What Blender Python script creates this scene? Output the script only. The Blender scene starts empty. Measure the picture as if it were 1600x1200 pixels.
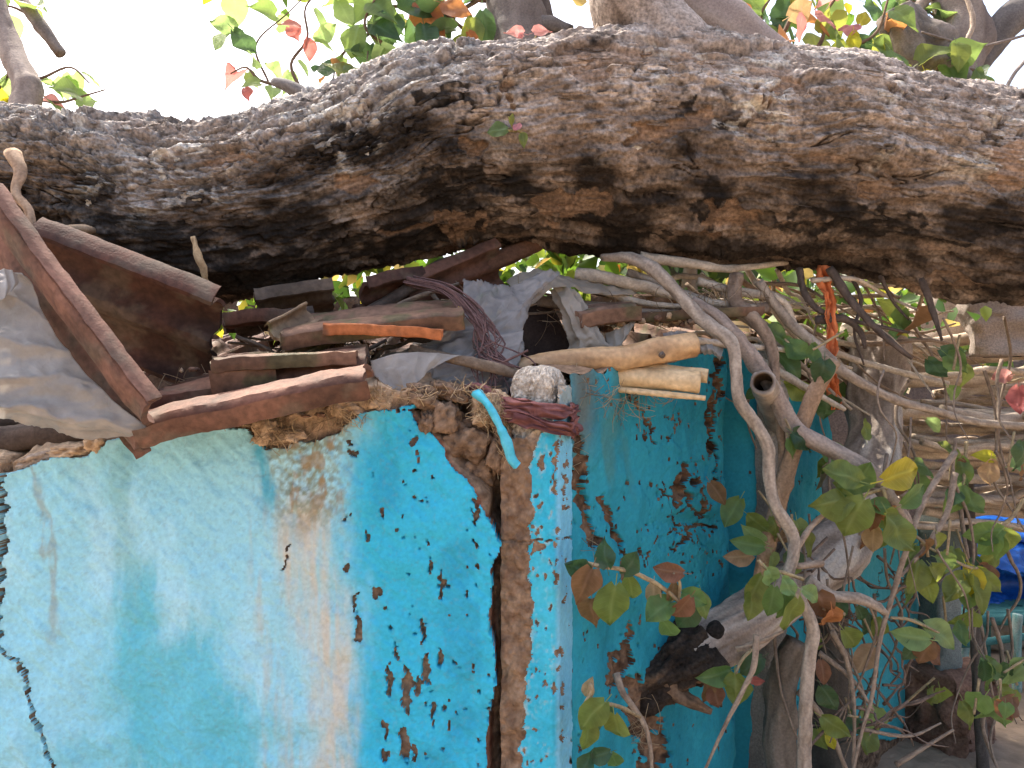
import bpy, bmesh, math, random
import numpy as np
from mathutils import Vector, Matrix

# ------------------------------------------------------------------ camera, sky, sun, exposure
scene = bpy.context.scene
C = scene.collection
FPX, CAMZ = 1155.0, 1.5                      # focal length in photo pixels, eye height
cam_data = bpy.data.cameras.new('camera')
cam = bpy.data.objects.new('camera', cam_data); C.objects.link(cam)
cam_data.sensor_width = 36.0
cam_data.lens = 36.0 * FPX / 1600.0
cam_data.clip_start = 0.02; cam_data.clip_end = 3000
cam.location = (0, 0, CAMZ); cam.rotation_euler = (math.pi / 2, 0, 0)
scene.camera = cam

SUN_EL, SUN_AZ = math.radians(57), math.radians(-42)    # azimuth from +Y, negative = to the left
world = bpy.data.worlds.new('World'); scene.world = world
world.use_nodes = True
wn = world.node_tree.nodes; wl = world.node_tree.links
sky = wn.new('ShaderNodeTexSky'); sky.sky_type = 'NISHITA'; sky.sun_disc = False
sky.sun_elevation = SUN_EL; sky.sun_rotation = SUN_AZ
sky.air_density = 1.0; sky.dust_density = 7.0; sky.ozone_density = 1.0
bg = wn['Background']; wl.new(sky.outputs[0], bg.inputs[0]); bg.inputs[1].default_value = 0.15
sun_d = bpy.data.lights.new('sun', 'SUN'); sun = bpy.data.objects.new('sun', sun_d); C.objects.link(sun)
sun_d.energy = 3.0; sun_d.angle = math.radians(0.6); sun_d.color = (1.0, 0.93, 0.82)
sdir = Vector((math.sin(SUN_AZ) * math.cos(SUN_EL), math.cos(SUN_AZ) * math.cos(SUN_EL), math.sin(SUN_EL)))
sun.rotation_euler = sdir.to_track_quat('Z', 'Y').to_euler()
sun.location = sdir * 30
vs = scene.view_settings
vs.view_transform = 'Standard'; vs.look = 'None'; vs.gamma = 1.0; vs.exposure = 1.85
vs.use_curve_mapping = False
scene.cycles.max_bounces = 8; scene.cycles.transparent_max_bounces = 12

# ------------------------------------------------------------------ helpers
R = random.Random(7)
NR = np.random.default_rng(11)
def P(px, py, d): return Vector(((px - 800) / FPX * d, d, CAMZ - (py - 600) / FPX * d))
def M(px, d): return px / FPX * d            # pixels at a distance -> metres
def lerp(a, b, t): return a + (b - a) * t
def sst(a, b, x):
    t = np.clip((x - a) / (b - a), 0, 1); return t * t * (3 - 2 * t)
def _h(ix, iy, iz, seed):
    h = (ix.astype(np.uint32) * np.uint32(374761393) + iy.astype(np.uint32) * np.uint32(668265263)
         + iz.astype(np.uint32) * np.uint32(2147483647 - 58) + np.uint32(seed * 974711 + 13))
    h = (h ^ (h >> np.uint32(13))) * np.uint32(1274126177)
    h = (h ^ (h >> np.uint32(16))) * np.uint32(2246822519)
    h = h ^ (h >> np.uint32(15))
    return (h & np.uint32(0xFFFFFF)).astype(np.float32) / np.float32(16777216.0)
def noise(x, y, z, seed=0):
    x = np.asarray(x, np.float32); y = np.asarray(y, np.float32); z = np.asarray(z, np.float32)
    x, y, z = np.broadcast_arrays(x, y, z)
    fx, fy, fz = np.floor(x), np.floor(y), np.floor(z)
    ix, iy, iz = fx.astype(np.int64), fy.astype(np.int64), fz.astype(np.int64)
    u, v, w = x - fx, y - fy, z - fz
    u = u * u * u * (u * (u * 6 - 15) + 10); v = v * v * v * (v * (v * 6 - 15) + 10); w = w * w * w * (w * (w * 6 - 15) + 10)
    r = 0
    for a in (0, 1):
        for b in (0, 1):
            for c in (0, 1):
                r = r + _h(ix + a, iy + b, iz + c, seed) * ((u if a else 1 - u) * (v if b else 1 - v) * (w if c else 1 - w))
    return r * 2 - 1
def fbm(x, y, z, o=4, seed=0, g=0.5):
    r = 0; a = 1.0; t = 0
    for i in range(o):
        r = r + a * noise(np.asarray(x) * 2.03 ** i, np.asarray(y) * 2.03 ** i, np.asarray(z) * 2.03 ** i, seed + i * 7)
        t += a; a *= g
    return r / t * 1.6
def worley(x, y, z, seed=0):
    x = np.asarray(x, np.float32); y = np.asarray(y, np.float32); z = np.asarray(z, np.float32)
    x, y, z = np.broadcast_arrays(x, y, z)
    ix, iy, iz = np.floor(x).astype(np.int64), np.floor(y).astype(np.int64), np.floor(z).astype(np.int64)
    f1 = np.full(x.shape, 9e9, np.float32); f2 = f1.copy(); cid = np.zeros(x.shape, np.float32)
    for a in (-1, 0, 1):
        for b in (-1, 0, 1):
            for c in (-1, 0, 1):
                jx, jy, jz = ix + a, iy + b, iz + c
                d = (jx + _h(jx, jy, jz, seed + 1) - x) ** 2 + (jy + _h(jx, jy, jz, seed + 2) - y) ** 2 + (jz + _h(jx, jy, jz, seed + 3) - z) ** 2
                near = d < f1
                f2 = np.where(near, f1, np.minimum(f2, d))
                cid = np.where(near, _h(jx, jy, jz, seed + 4), cid)
                f1 = np.minimum(f1, d)
    return np.sqrt(f1), np.sqrt(f2), cid
def mixc(a, b, t):
    a = np.asarray(a, np.float32); b = np.asarray(b, np.float32); t = np.asarray(t, np.float32)[..., None]
    return a * (1 - t) + b * t
def interp(pts, x):
    p = sorted(pts); return np.interp(x, [q[0] for q in p], [q[1] for q in p])

def world_off(o):
    v = Vector((0, 0, 0))
    while o is not None: v += o.location; o = o.parent
    return v
def tag(o, label=None, cat=None, group=None, kind=None):
    if label: o['label'] = label
    if cat: o['category'] = cat
    if group: o['group'] = group
    if kind: o['kind'] = kind
    return o
def thing(name, loc, label, cat, group=None):
    o = bpy.data.objects.new(name, None); o.empty_display_size = 0.05; C.objects.link(o); o.location = loc
    return tag(o, label, cat, group, 'thing')
def mesh_np(name, V, F, col=None, uv=None, smooth=True):
    """V (n,3); F: list of arrays, each (m,3) or (m,4)"""
    me = bpy.data.meshes.new(name)
    V = np.asarray(V, np.float32)
    if not isinstance(F, list): F = [F]
    F = [np.asarray(f, np.int32) for f in F if len(f)]
    me.vertices.add(len(V)); me.vertices.foreach_set('co', V.ravel())
    nl = sum(f.size for f in F); npoly = sum(len(f) for f in F)
    me.loops.add(nl); me.polygons.add(npoly)
    me.loops.foreach_set('vertex_index', np.concatenate([f.ravel() for f in F]))
    tot = np.concatenate([np.full(len(f), f.shape[1], np.int32) for f in F])
    st = np.concatenate([[0], np.cumsum(tot)[:-1]]).astype(np.int32)
    me.polygons.foreach_set('loop_start', st)
    me.polygons.foreach_set('use_smooth', np.full(npoly, smooth, bool))
    me.update(calc_edges=True); me.validate()
    if col is not None:
        ca = me.color_attributes.new('Col', 'FLOAT_COLOR', 'POINT')
        c4 = np.ones((len(V), 4), np.float32); c4[:, :3] = col
        ca.data.foreach_set('color', c4.ravel())
    return me
def link(name, me, mat, parent=None, origin=None):
    """mesh is in world coordinates; moved so that its origin is the parent's (or the given) point"""
    o = bpy.data.objects.new(name, me); C.objects.link(o)
    if mat: me.materials.append(mat)
    if parent is not None:
        off = world_off(parent); o.parent = parent
    else:
        off = Vector(origin) if origin is not None else Vector((0, 0, 0)); o.location = off
    if off.length > 0: me.transform(Matrix.Translation(-off))
    return o
def solo(name, V, F, col, mat, label, cat, group=None, kind=None, smooth=True):
    V = np.asarray(V, np.float32)
    org = ((V[:, 0].min() + V[:, 0].max()) / 2, (V[:, 1].min() + V[:, 1].max()) / 2, V[:, 2].min())
    o = link(name, mesh_np(name, V, F, col, smooth=smooth), mat, None, org)
    return tag(o, label, cat, group, kind or 'thing')
def part(name, V, F, col, mat, parent, smooth=True, kind=None):
    return tag(link(name, mesh_np(name, V, F, col, smooth=smooth), mat, parent), kind=kind)
def grid_f(nr, nc, close_c=False, off=0):
    r = np.arange(nr - 1)[:, None]; c = np.arange(nc if close_c else nc - 1)[None, :]
    c2 = (c + 1) % nc
    return (np.stack([r * nc + c, r * nc + c2, (r + 1) * nc + c2, (r + 1) * nc + c], -1).reshape(-1, 4) + off)
def compact(V, F, col=None):
    used = np.unique(F); mp = np.full(len(V), -1, np.int64); mp[used] = np.arange(len(used))
    return V[used], mp[F], (col[used] if col is not None else None)
def join(items):
    Vs, Fq, Ft, Cs = [], [], [], []; n = 0
    for V, F, c in items:
        for f in (F if isinstance(F, list) else [F]):
            f = np.asarray(f)
            if len(f) == 0: continue
            (Fq if f.shape[1] == 4 else Ft).append(f + n)
        Vs.append(V); Cs.append(np.broadcast_to(np.asarray(c, np.float32), (len(V), 3))); n += len(V)
    F = []
    if Fq: F.append(np.concatenate(Fq))
    if Ft: F.append(np.concatenate(Ft))
    return np.concatenate(Vs), F, np.concatenate(Cs)

# spline + tube
def spline(pts, step):
    pts = np.asarray([list(p) for p in pts], float)
    if len(pts) == 2: pts = np.array([pts[0], (pts[0] + pts[1]) / 2, pts[1]])
    q = np.vstack([2 * pts[0] - pts[1], pts, 2 * pts[-1] - pts[-2]])
    out = []
    for i in range(1, len(q) - 2):
        n = max(2, int(np.linalg.norm(q[i + 1][:3] - q[i][:3]) / step))
        t = np.arange(n)[:, None] / n
        a, b, c, d = q[i - 1], q[i], q[i + 1], q[i + 2]
        out.append(0.5 * (2 * b + (c - a) * t + (2 * a - 5 * b + 4 * c - d) * t ** 2 + (3 * b - a - 3 * c + d) * t ** 3))
    out.append(q[-2][None, :]); return np.vstack(out)
def frames(pc, up=(0, 0, 1)):
    T = np.gradient(pc, axis=0); T /= np.linalg.norm(T, axis=1)[:, None] + 1e-9
    N = np.zeros_like(pc); n = np.array(up, float)
    if abs(np.dot(n, T[0])) > 0.95: n = np.array((0, -1, 0.1))
    for i in range(len(pc)):
        n = n - T[i] * np.dot(n, T[i]); n /= np.linalg.norm(n) + 1e-9; N[i] = n
    return T, N, np.cross(T, N)
def tube(pts, rad, segs=10, step=0.012, bump=0.12, pal=((.1, .07, .05), (.3, .24, .19)), seed=0, caps=True, knots=0, squash=1.0, up=(0, 0, 1), ring=0, rough=.035):
    """pts world points; rad: one radius per point or scalar. -> V, F, col"""
    if not hasattr(rad, '__len__'): rad = [rad] * len(pts)
    pr = spline([list(p) + [r] for p, r in zip(pts, rad)], step)
    pc, rr = pr[:, :3], np.maximum(pr[:, 3], 0.0006)
    T, N, B = frames(pc, up)
    s = np.concatenate([[0], np.cumsum(np.linalg.norm(np.diff(pc, axis=0), axis=1))])
    th = np.arange(segs) / segs * 2 * math.pi
    S, TH = np.meshgrid(s, th, indexing='ij'); RR = np.repeat(rr[:, None], segs, 1)
    k = 1.0 / (np.mean(rr) + 1e-6)
    ct, stt = np.cos(TH), np.sin(TH)
    n1 = fbm(S * k * 0.35, ct * 1.1, stt * 1.1, 3, seed); n2 = fbm(S * k * 0.5, ct * 2.6, stt * 2.6, 3, seed + 31)
    n3 = fbm(S * k * 1.2, ct * 3.5, stt * 3.5, 4, seed + 53, .65)
    rad2 = RR * (1 + bump * n1 + bump * 0.5 * n2 + rough * n3)
    for _ in range(knots):
        s0 = R.uniform(s[0], s[-1]); t0 = R.uniform(0, 6.28); w = np.mean(rr) * R.uniform(.5, 1.1)
        d2 = ((S - s0) / w) ** 2 + ((np.angle(np.exp(1j * (TH - t0)))) / 0.7) ** 2
        rad2 = rad2 + np.mean(rr) * R.uniform(.15, .4) * np.exp(-d2)
    if ring:
        ph = (S / ring) % 1.0
        rad2 = rad2 * (1 + 0.07 * np.exp(-((ph - .5) / .03) ** 2))
    V = pc[:, None, :] + N[:, None, :] * (rad2 * ct)[..., None] + B[:, None, :] * (rad2 * stt * squash)[..., None]
    F = grid_f(len(pc), segs, True)
    c = mixc(pal[0], pal[1], np.clip(0.5 + 0.45 * n2 + 0.25 * n1 + .22 * n3, 0, 1))
    if len(pal) > 2: c = mixc(c, pal[2], sst(.25, .6, fbm(S * k * .15 + 9, ct, stt, 3, seed + 77)))
    V = V.reshape(-1, 3); c = c.reshape(-1, 3); Fs = [F]
    if caps:
        i0, i1 = len(V), len(V) + 1
        V = np.vstack([V, pc[0], pc[-1]]); c = np.vstack([c, c[:segs].mean(0), c[-segs:].mean(0)])
        a = np.arange(segs); b = (a + 1) % segs; L = (len(pc) - 1) * segs
        Fs.append(np.concatenate([np.stack([np.full(segs, i0), b, a], 1), np.stack([np.full(segs, i1), L + a, L + b], 1)]))
    return V, Fs, c
def ptube(path, rpx, d=None, **k):
    """path of (px,py[,d]); radius in photo pixels at that distance"""
    pts, rad = [], []
    rl = rpx if hasattr(rpx, '__len__') else [rpx] * len(path)
    for q, r in zip(path, rl):
        dd = q[2] if len(q) > 2 else d
        pts.append(P(q[0], q[1], dd)); rad.append(M(r, dd))
    return tube(pts, rad, **k)

# ------------------------------------------------------------------ materials
def new_mat(name):
    m = bpy.data.materials.new(name); m.use_nodes = True
    return m, m.node_tree.nodes, m.node_tree.links
def attr_mat(name, bscale=180, bstr=0.35, rough=0.85, vscale=60, var=0.25, spec=0.25, bdist=0.004, stretch=None):
    m, n, l = new_mat(name); b = n['Principled BSDF']
    a = n.new('ShaderNodeAttribute'); a.attribute_name = 'Col'
    tc = n.new('ShaderNodeTexCoord')
    mp = n.new('ShaderNodeMapping'); l.new(tc.outputs['Object'], mp.inputs[0])
    if stretch: mp.inputs['Scale'].default_value = stretch
    nz = n.new('ShaderNodeTexNoise'); nz.inputs['Scale'].default_value = vscale; nz.inputs['Detail'].default_value = 6
    l.new(mp.outputs[0], nz.inputs['Vector'])
    mr = n.new('ShaderNodeMapRange'); mr.inputs[1].default_value = .3; mr.inputs[2].default_value = .7
    mr.inputs[3].default_value = 1 - var; mr.inputs[4].default_value = 1 + var
    l.new(nz.outputs[0], mr.inputs[0])
    mx = n.new('ShaderNodeMix'); mx.data_type = 'RGBA'; mx.blend_type = 'MULTIPLY'; mx.inputs[0].default_value = 1
    l.new(a.outputs['Color'], mx.inputs[6]); l.new(mr.outputs[0], mx.inputs[7]); l.new(mx.outputs[2], b.inputs['Base Color'])
    nb = n.new('ShaderNodeTexNoise'); nb.inputs['Scale'].default_value = bscale; nb.inputs['Detail'].default_value = 5
    l.new(mp.outputs[0], nb.inputs['Vector'])
    bp = n.new('ShaderNodeBump'); bp.inputs['Strength'].default_value = bstr; bp.inputs['Distance'].default_value = bdist
    l.new(nb.outputs[0], bp.inputs['Height']); l.new(bp.outputs[0], b.inputs['Normal'])
    b.inputs['Roughness'].default_value = rough; b.inputs['Specular IOR Level'].default_value = spec
    return m
MAT = {}
MAT['bark'] = attr_mat('bark', 260, .8, .9, 120, .45, .15)
MAT['wood'] = attr_mat('stem_bark', 260, .6, .85, 160, .2, .15, .003)
MAT['bamboo'] = attr_mat('bamboo', 200, .2, .5, 90, .2, .4, .002)
MAT['paint'] = attr_mat('blue_limewash', 150, .5, .8, 110, .09, .2, .004)
MAT['mud'] = attr_mat('mud', 150, .8, .95, 80, .3, .08, .006)
MAT['concrete'] = attr_mat('concrete', 220, .9, .9, 160, .25, .15, .005)
MAT['clay'] = attr_mat('clay_tile', 200, .4, .75, 70, .3, .25, .002)
MAT['straw'] = attr_mat('straw', 300, .1, .7, 40, .2, .25)
MAT['cloth'] = attr_mat('cloth', 700, .5, .9, 60, .2, .1, .001)
MAT['ground'] = attr_mat('dirt', 40, .7, .95, 9, .3, .08, .01)

def leaf_mat(name, col, under, trans, rough=.4):
    m, n, l = new_mat(name); b = n['Principled BSDF']; out = n['Material Output']
    uv = n.new('ShaderNodeUVMap'); sp = n.new('ShaderNodeSeparateXYZ'); l.new(uv.outputs[0], sp.inputs[0])
    ab = n.new('ShaderNodeMath'); ab.operation = 'ABSOLUTE'
    l.new(sp.outputs[0], ab.inputs[0])
    rib = n.new('ShaderNodeMapRange'); rib.inputs[1].default_value = .0; rib.inputs[2].default_value = .09; rib.inputs[3].default_value = .6; rib.inputs[4].default_value = 0
    l.new(ab.outputs[0], rib.inputs[0])
    # side veins: v - |u|*0.35 repeated
    k = n.new('ShaderNodeMath'); k.operation = 'MULTIPLY_ADD'; k.inputs[1].default_value = -.3; l.new(ab.outputs[0], k.inputs[0]); l.new(sp.outputs[1], k.inputs[2])
    fr = n.new('ShaderNodeMath'); fr.operation = 'PINGPONG'; fr.inputs[1].default_value = .055; l.new(k.outputs[0], fr.inputs[0])
    vv = n.new('ShaderNodeMapRange'); vv.inputs[1].default_value = 0; vv.inputs[2].default_value = .012; vv.inputs[3].default_value = .3; vv.inputs[4].default_value = 0; l.new(fr.outputs[0], vv.inputs[0])
    mxv = n.new('ShaderNodeMath'); mxv.operation = 'MAXIMUM'; l.new(rib.outputs[0], mxv.inputs[0]); l.new(vv.outputs[0], mxv.inputs[1])
    oi = n.new('ShaderNodeObjectInfo')
    hs = n.new('ShaderNodeHueSaturation'); hs.inputs['Color'].default_value = (*col, 1)
    mh = n.new('ShaderNodeMapRange'); mh.inputs[3].default_value = .475; mh.inputs[4].default_value = .525; l.new(oi.outputs['Random'], mh.inputs[0]); l.new(mh.outputs[0], hs.inputs['Hue'])
    tc = n.new('ShaderNodeTexCoord'); nz = n.new('ShaderNodeTexNoise'); nz.inputs['Scale'].default_value = 3.5; nz.inputs['Detail'].default_value = 5
    l.new(tc.outputs['Object'], nz.inputs['Vector'])
    mv = n.new('ShaderNodeMapRange'); mv.inputs[1].default_value = .3; mv.inputs[2].default_value = .7; mv.inputs[3].default_value = .6; mv.inputs[4].default_value = 1.35; l.new(nz.outputs[0], mv.inputs[0]); l.new(mv.outputs[0], hs.inputs['Value'])
    c1 = n.new('ShaderNodeMix'); c1.data_type = 'RGBA'; l.new(mxv.outputs[0], c1.inputs[0]); l.new(hs.outputs[0], c1.inputs[6]); c1.inputs[7].default_value = (*[min(1, x * 1.6 + .05) for x in col], 1)
    ge = n.new('ShaderNodeNewGeometry')
    c2 = n.new('ShaderNodeMix'); c2.data_type = 'RGBA'; l.new(ge.outputs['Backfacing'], c2.inputs[0]); l.new(c1.outputs[2], c2.inputs[6]); c2.inputs[7].default_value = (*under, 1)
    l.new(c2.outputs[2], b.inputs['Base Color']); b.inputs['Roughness'].default_value = rough; b.inputs['Specular IOR Level'].default_value = .4
    bp = n.new('ShaderNodeBump'); bp.inputs['Strength'].default_value = .25; bp.inputs['Distance'].default_value = .02; l.new(mxv.outputs[0], bp.inputs['Height']); l.new(bp.outputs[0], b.inputs['Normal'])
    tr = n.new('ShaderNodeBsdfTranslucent'); tr.inputs[0].default_value = (*trans, 1)
    ms = n.new('ShaderNodeMixShader'); ms.inputs[0].default_value = .5
    l.new(b.outputs[0], ms.inputs[1]); l.new(tr.outputs[0], ms.inputs[2]); l.new(ms.outputs[0], out.inputs[0])
    return m
LM = {
    'green': leaf_mat('leaf_green', (.10, .17, .05), (.15, .20, .09), (.30, .42, .10)),
    'dark': leaf_mat('leaf_dark_green', (.04, .085, .04), (.10, .14, .075), (.13, .23, .07), .3),
    'pale': leaf_mat('leaf_pale_green', (.19, .28, .10), (.22, .30, .13), (.40, .55, .18)),
    'olive': leaf_mat('leaf_olive', (.15, .19, .045), (.19, .21, .08), (.36, .40, .07)),
    'yellow': leaf_mat('leaf_yellow', (.42, .38, .03), (.38, .34, .08), (.65, .60, .04)),
    'orange': leaf_mat('leaf_orange', (.40, .16, .06), (.38, .19, .09), (.62, .27, .08)),
    'red': leaf_mat('leaf_red', (.36, .10, .09), (.38, .15, .13), (.60, .20, .17)),
    'pink': leaf_mat('leaf_pink', (.52, .19, .18), (.50, .24, .22), (.66, .30, .27)),
    'brown': leaf_mat('leaf_brown', (.20, .11, .06), (.24, .15, .10), (.30, .14, .05), .7),
    'tan': leaf_mat('leaf_tan', (.38, .27, .15), (.38, .28, .18), (.45, .30, .14), .7),
}
def sheet_mat(name, col, alpha, rough=.35, scale=18):
    m, n, l = new_mat(name); b = n['Principled BSDF']; out = n['Material Output']
    tc = n.new('ShaderNodeTexCoord')
    nz = n.new('ShaderNodeTexNoise'); nz.inputs['Scale'].default_value = scale; nz.inputs['Detail'].default_value = 8; nz.inputs['Roughness'].default_value = .65
    l.new(tc.outputs['Object'], nz.inputs['Vector'])
    mr = n.new('ShaderNodeMapRange'); mr.inputs[1].default_value = .3; mr.inputs[2].default_value = .7; mr.inputs[3].default_value = .72; mr.inputs[4].default_value = 1.12
    l.new(nz.outputs[0], mr.inputs[0])
    mx = n.new('ShaderNodeMix'); mx.data_type = 'RGBA'; mx.blend_type = 'MULTIPLY'; mx.inputs[0].default_value = 1; mx.inputs[6].default_value = (*col, 1); l.new(mr.outputs[0], mx.inputs[7])
    l.new(mx.outputs[2], b.inputs['Base Color']); b.inputs['Roughness'].default_value = rough
    nb = n.new('ShaderNodeTexNoise'); nb.inputs['Scale'].default_value = 45; nb.inputs['Detail'].default_value = 4; nb.inputs['Distortion'].default_value = 1.5; l.new(tc.outputs['Object'], nb.inputs['Vector'])
    bp = n.new('ShaderNodeBump'); bp.inputs['Strength'].default_value = .5; bp.inputs['Distance'].default_value = .006; l.new(nb.outputs[0], bp.inputs['Height']); l.new(bp.outputs[0], b.inputs['Normal'])
    tr = n.new('ShaderNodeBsdfTranslucent'); l.new(mx.outputs[2], tr.inputs[0])
    m1 = n.new('ShaderNodeMixShader'); m1.inputs[0].default_value = .4; l.new(b.outputs[0], m1.inputs[1]); l.new(tr.outputs[0], m1.inputs[2])
    tp = n.new('ShaderNodeBsdfTransparent')
    m2 = n.new('ShaderNodeMixShader'); m2.inputs[0].default_value = alpha; l.new(tp.outputs[0], m2.inputs[1]); l.new(m1.outputs[0], m2.inputs[2]); l.new(m2.outputs[0], out.inputs[0])
    return m
MAT['film_white'] = sheet_mat('milky_polythene', (.50, .465, .43), .84, .28)
MAT['film_grey'] = sheet_mat('dusty_polythene', (.42, .395, .38), .70, .25)
MAT['film_tan'] = sheet_mat('dirty_polythene', (.50, .43, .35), .92)
MAT['tarp'] = sheet_mat('blue_tarp', (.015, .12, .48), 1.0, .3)

# ------------------------------------------------------------------ leaves (shared meshes: 4 shapes x colours)
def leaf_mesh(name, kind, mat):
    T0 = [0, .1, .26, .45, .66, .84, 1.0]; T = [0, .06, .14, .26, .38, .52, .66, .78, .88, 1.0]
    W = {0: [.17, .38, .43, .36, .20, .055, .0],       # heart shaped with a drip tip
         1: [.10, .30, .41, .43, .35, .20, .0],        # broad oval
         2: [.08, .22, .30, .32, .26, .14, .0],        # narrow oval
         3: [.15, .34, .40, .35, .22, .09, .0], 4: [.12, .33, .44, .40, .27, .10, .0], 5: [.09, .25, .33, .37, .30, .17, .0], 6: [.16, .36, .41, .33, .18, .07, .0]}[kind]
    fold = [.28, .10, .45, .7, -.2, .25, .5][kind]; droop = [.22, .10, .30, .55, .35, -.2, .7][kind]; tw = [0, .15, -.2, .3, .6, -.5, -.4][kind]; wav = [.03, .04, .03, .05, .08, .07, .09][kind]; asy = [0, .08, -.06, .1, -.12, .1, .06][kind]
    W = list(np.interp(T, T0, W)); W[1] += .05; W[2] += .02; W[4] += .012; W[5] += .012; V, UV, F = [], [], []
    pet = .30
    for t, w in zip(T, W):
        for u in (-1, -.5, 0, .5, 1):
            x = u * w * (1 + asy * (1 if u > 0 else -1)) * (1 + .035 * math.sin(19 * t + 5 * kind) * abs(u)) + .10 * asy * math.sin(3 * t) * 3; y = pet + t - (.10 * abs(u) if t == 0 else 0)
            z = fold * abs(x) - droop * (t * t) + wav * math.sin(9 * t + 3 * u + kind) + tw * x * t
            V.append((x, y, z)); UV.append((u * .5, t))
    for i in range(len(T) - 1):
        for j in range(4):
            a = i * 5 + j; F.append((a, a + 1, a + 6, a + 5))
    n = len(V)
    for i in range(3):
        y = pet * i / 2
        V += [(-.012, y, .02 * math.sin(i)), (.012, y, .02 * math.sin(i))]; UV += [(0, 0), (0, 0)]
    for i in range(2): F.append((n + 2 * i, n + 2 * i + 1, n + 2 * i + 3, n + 2 * i + 2))
    me = bpy.data.meshes.new(name); me.from_pydata(V, [], F); me.update()
    ul = me.uv_layers.new(name='UVMap')
    for lp in me.loops: ul.data[lp.index].uv = UV[lp.vertex_index]
    for p in me.polygons: p.use_smooth = True
    me.materials.append(mat); return me
LEAF = {}
def leaf_me(c, k):
    if (c, k) not in LEAF: LEAF[(c, k)] = leaf_mesh('leaf_' + c, k, LM[c])
    return LEAF[(c, k)]
def put_leaf(base, direction, normal, size, colour, parent, kind=None, name='leaf'):
    y = Vector(direction).normalized(); z = Vector(normal); z = (z - y * z.dot(y))
    if z.length < 1e-4: z = y.orthogonal()
    z.normalize(); x = y.cross(z)
    m = Matrix.Translation(Vector(base) - world_off(parent)) @ Matrix((x, y, z)).transposed().to_4x4() @ Matrix.Diagonal((size * R.uniform(.9, 1.1), size, size, 1))
    o = bpy.data.objects.new(name, leaf_me(colour, kind if kind is not None else R.choice((0, 0, 1, 2, 3, 4, 5, 6)))); C.objects.link(o)
    o.parent = parent; o.matrix_local = m
    return o
def pick(pal):
    ks = list(pal); return R.choices(ks, [pal[k] for k in ks])[0]
def leaf_at(px, py, d, spx, colour, parent, ang=None, kind=None, face=None):
    """leaf whose blade centre shows at px,py; ang = image angle of the tip (0 right, 90 up)"""
    a = math.radians(ang if ang is not None else R.uniform(-150, -30))
    L = M(spx, d)
    dr = Vector((math.cos(a), R.uniform(-.45, .45), math.sin(a))).normalized()
    if kind is not None and not face: kind = {0: R.choice((0, 0, 4, 6)), 1: R.choice((1, 1, 4, 5)), 2: R.choice((2, 5, 2)), 3: R.choice((3, 6))}[kind]
    nm = Vector(face) if face else Vector((R.uniform(-.6, .6), -1, R.uniform(-.2, .8)))
    return put_leaf(P(px, py, d) - dr * L * .75, dr, nm, L, colour, parent, kind)
def leaves_on(path_pts, n, size, pal, parent, t0=.15, spread=.9, kinds=None, hang=.5):
    pc = spline(path_pts, .02)
    for i in range(n):
        t = t0 + (1 - t0) * (i + R.random()) / n
        k = min(len(pc) - 1, int(t * (len(pc) - 1)))
        tang = Vector(pc[k] - pc[max(0, k - 1)]).normalized() if k else Vector((0, 0, 1))
        dr = tang * .4 + Vector((R.uniform(-1, 1), R.uniform(-1, 1), R.uniform(-1, 1))) * spread + Vector((0, 0, -hang))
        nm = Vector((R.uniform(-.7, .7), R.uniform(-1, .2), R.uniform(.1, 1)))
        put_leaf(pc[k], dr, nm, size * R.uniform(.65, 1.2), pick(pal), parent, R.choice(kinds) if kinds else None)
# ------------------------------------------------------------------ ground
def build_ground():
    g = np.concatenate([-np.geomspace(900, 6, 22), np.linspace(-5.8, 9, 120), np.geomspace(9.3, 900, 22)])
    X, Y = np.meshgrid(g, g, indexing='ij')
    near = np.exp(-((X - 1) ** 2 + (Y - 3) ** 2) / 60)
    Z = (.035 * fbm(X * .8, Y * .8, 0, 3, 5) + .015 * fbm(X * 4, Y * 4, 0, 3, 6)) * near
    V = np.stack([X, Y, Z], -1).reshape(-1, 3)
    n = fbm(X * .7, Y * .7, 3, 4, 9)
    c = mixc((.20, .145, .10), (.33, .25, .18), np.clip(.5 + .6 * n, 0, 1)).reshape(-1, 3)
    o = link('ground', mesh_np('ground', V, grid_f(len(g), len(g))[:, ::-1], c), MAT['ground']); o['kind'] = 'structure'
build_ground()

def soft_edge(px, py, amp=1.0, seed=0):
    return amp * (9 * fbm(px / 40, py / 40, 0, 3, seed) + 5 * fbm(px / 9, py / 9, 1, 3, seed + 3))
PAINT_R = (.04, .44, .63); PAINT_L = (.30, .63, .75)
MUD_D = (.14, .09, .06); MUD_L = (.36, .25, .17)
CHIPS = [(645, 690, 7, 14), (652, 715, 3, 8), (575, 838, 4, 10), (586, 925, 8, 9), (600, 948, 4, 4), (673, 878, 3, 12), (690, 915, 4, 25), (660, 985, 5, 18),
         (745, 800, 5, 20), (742, 845, 3, 8), (610, 1060, 6, 26), (637, 1072, 9, 34), (603, 1140, 6, 12), (634, 1160, 9, 34), (603, 1178, 7, 12), (668, 1045, 7, 22),
         (655, 1070, 5, 16), (689, 1028, 6, 12), (678, 1115, 3, 20), (548, 708, 9, 7), (543, 690, 6, 5), (520, 670, 10, 8), (560, 980, 5, 28), (556, 940, 2, 16),
         (543, 885, 5, 6), (620, 1020, 4, 16), (649, 1170, 4, 14), (675, 745, 4, 4), (636, 758, 3, 3), (584, 745, 2, 5), (670, 845, 2, 3), (609, 985, 4, 4), (697, 1100, 4, 6), (600, 798, 3, 10), (543, 806, 2, 8)]
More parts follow.
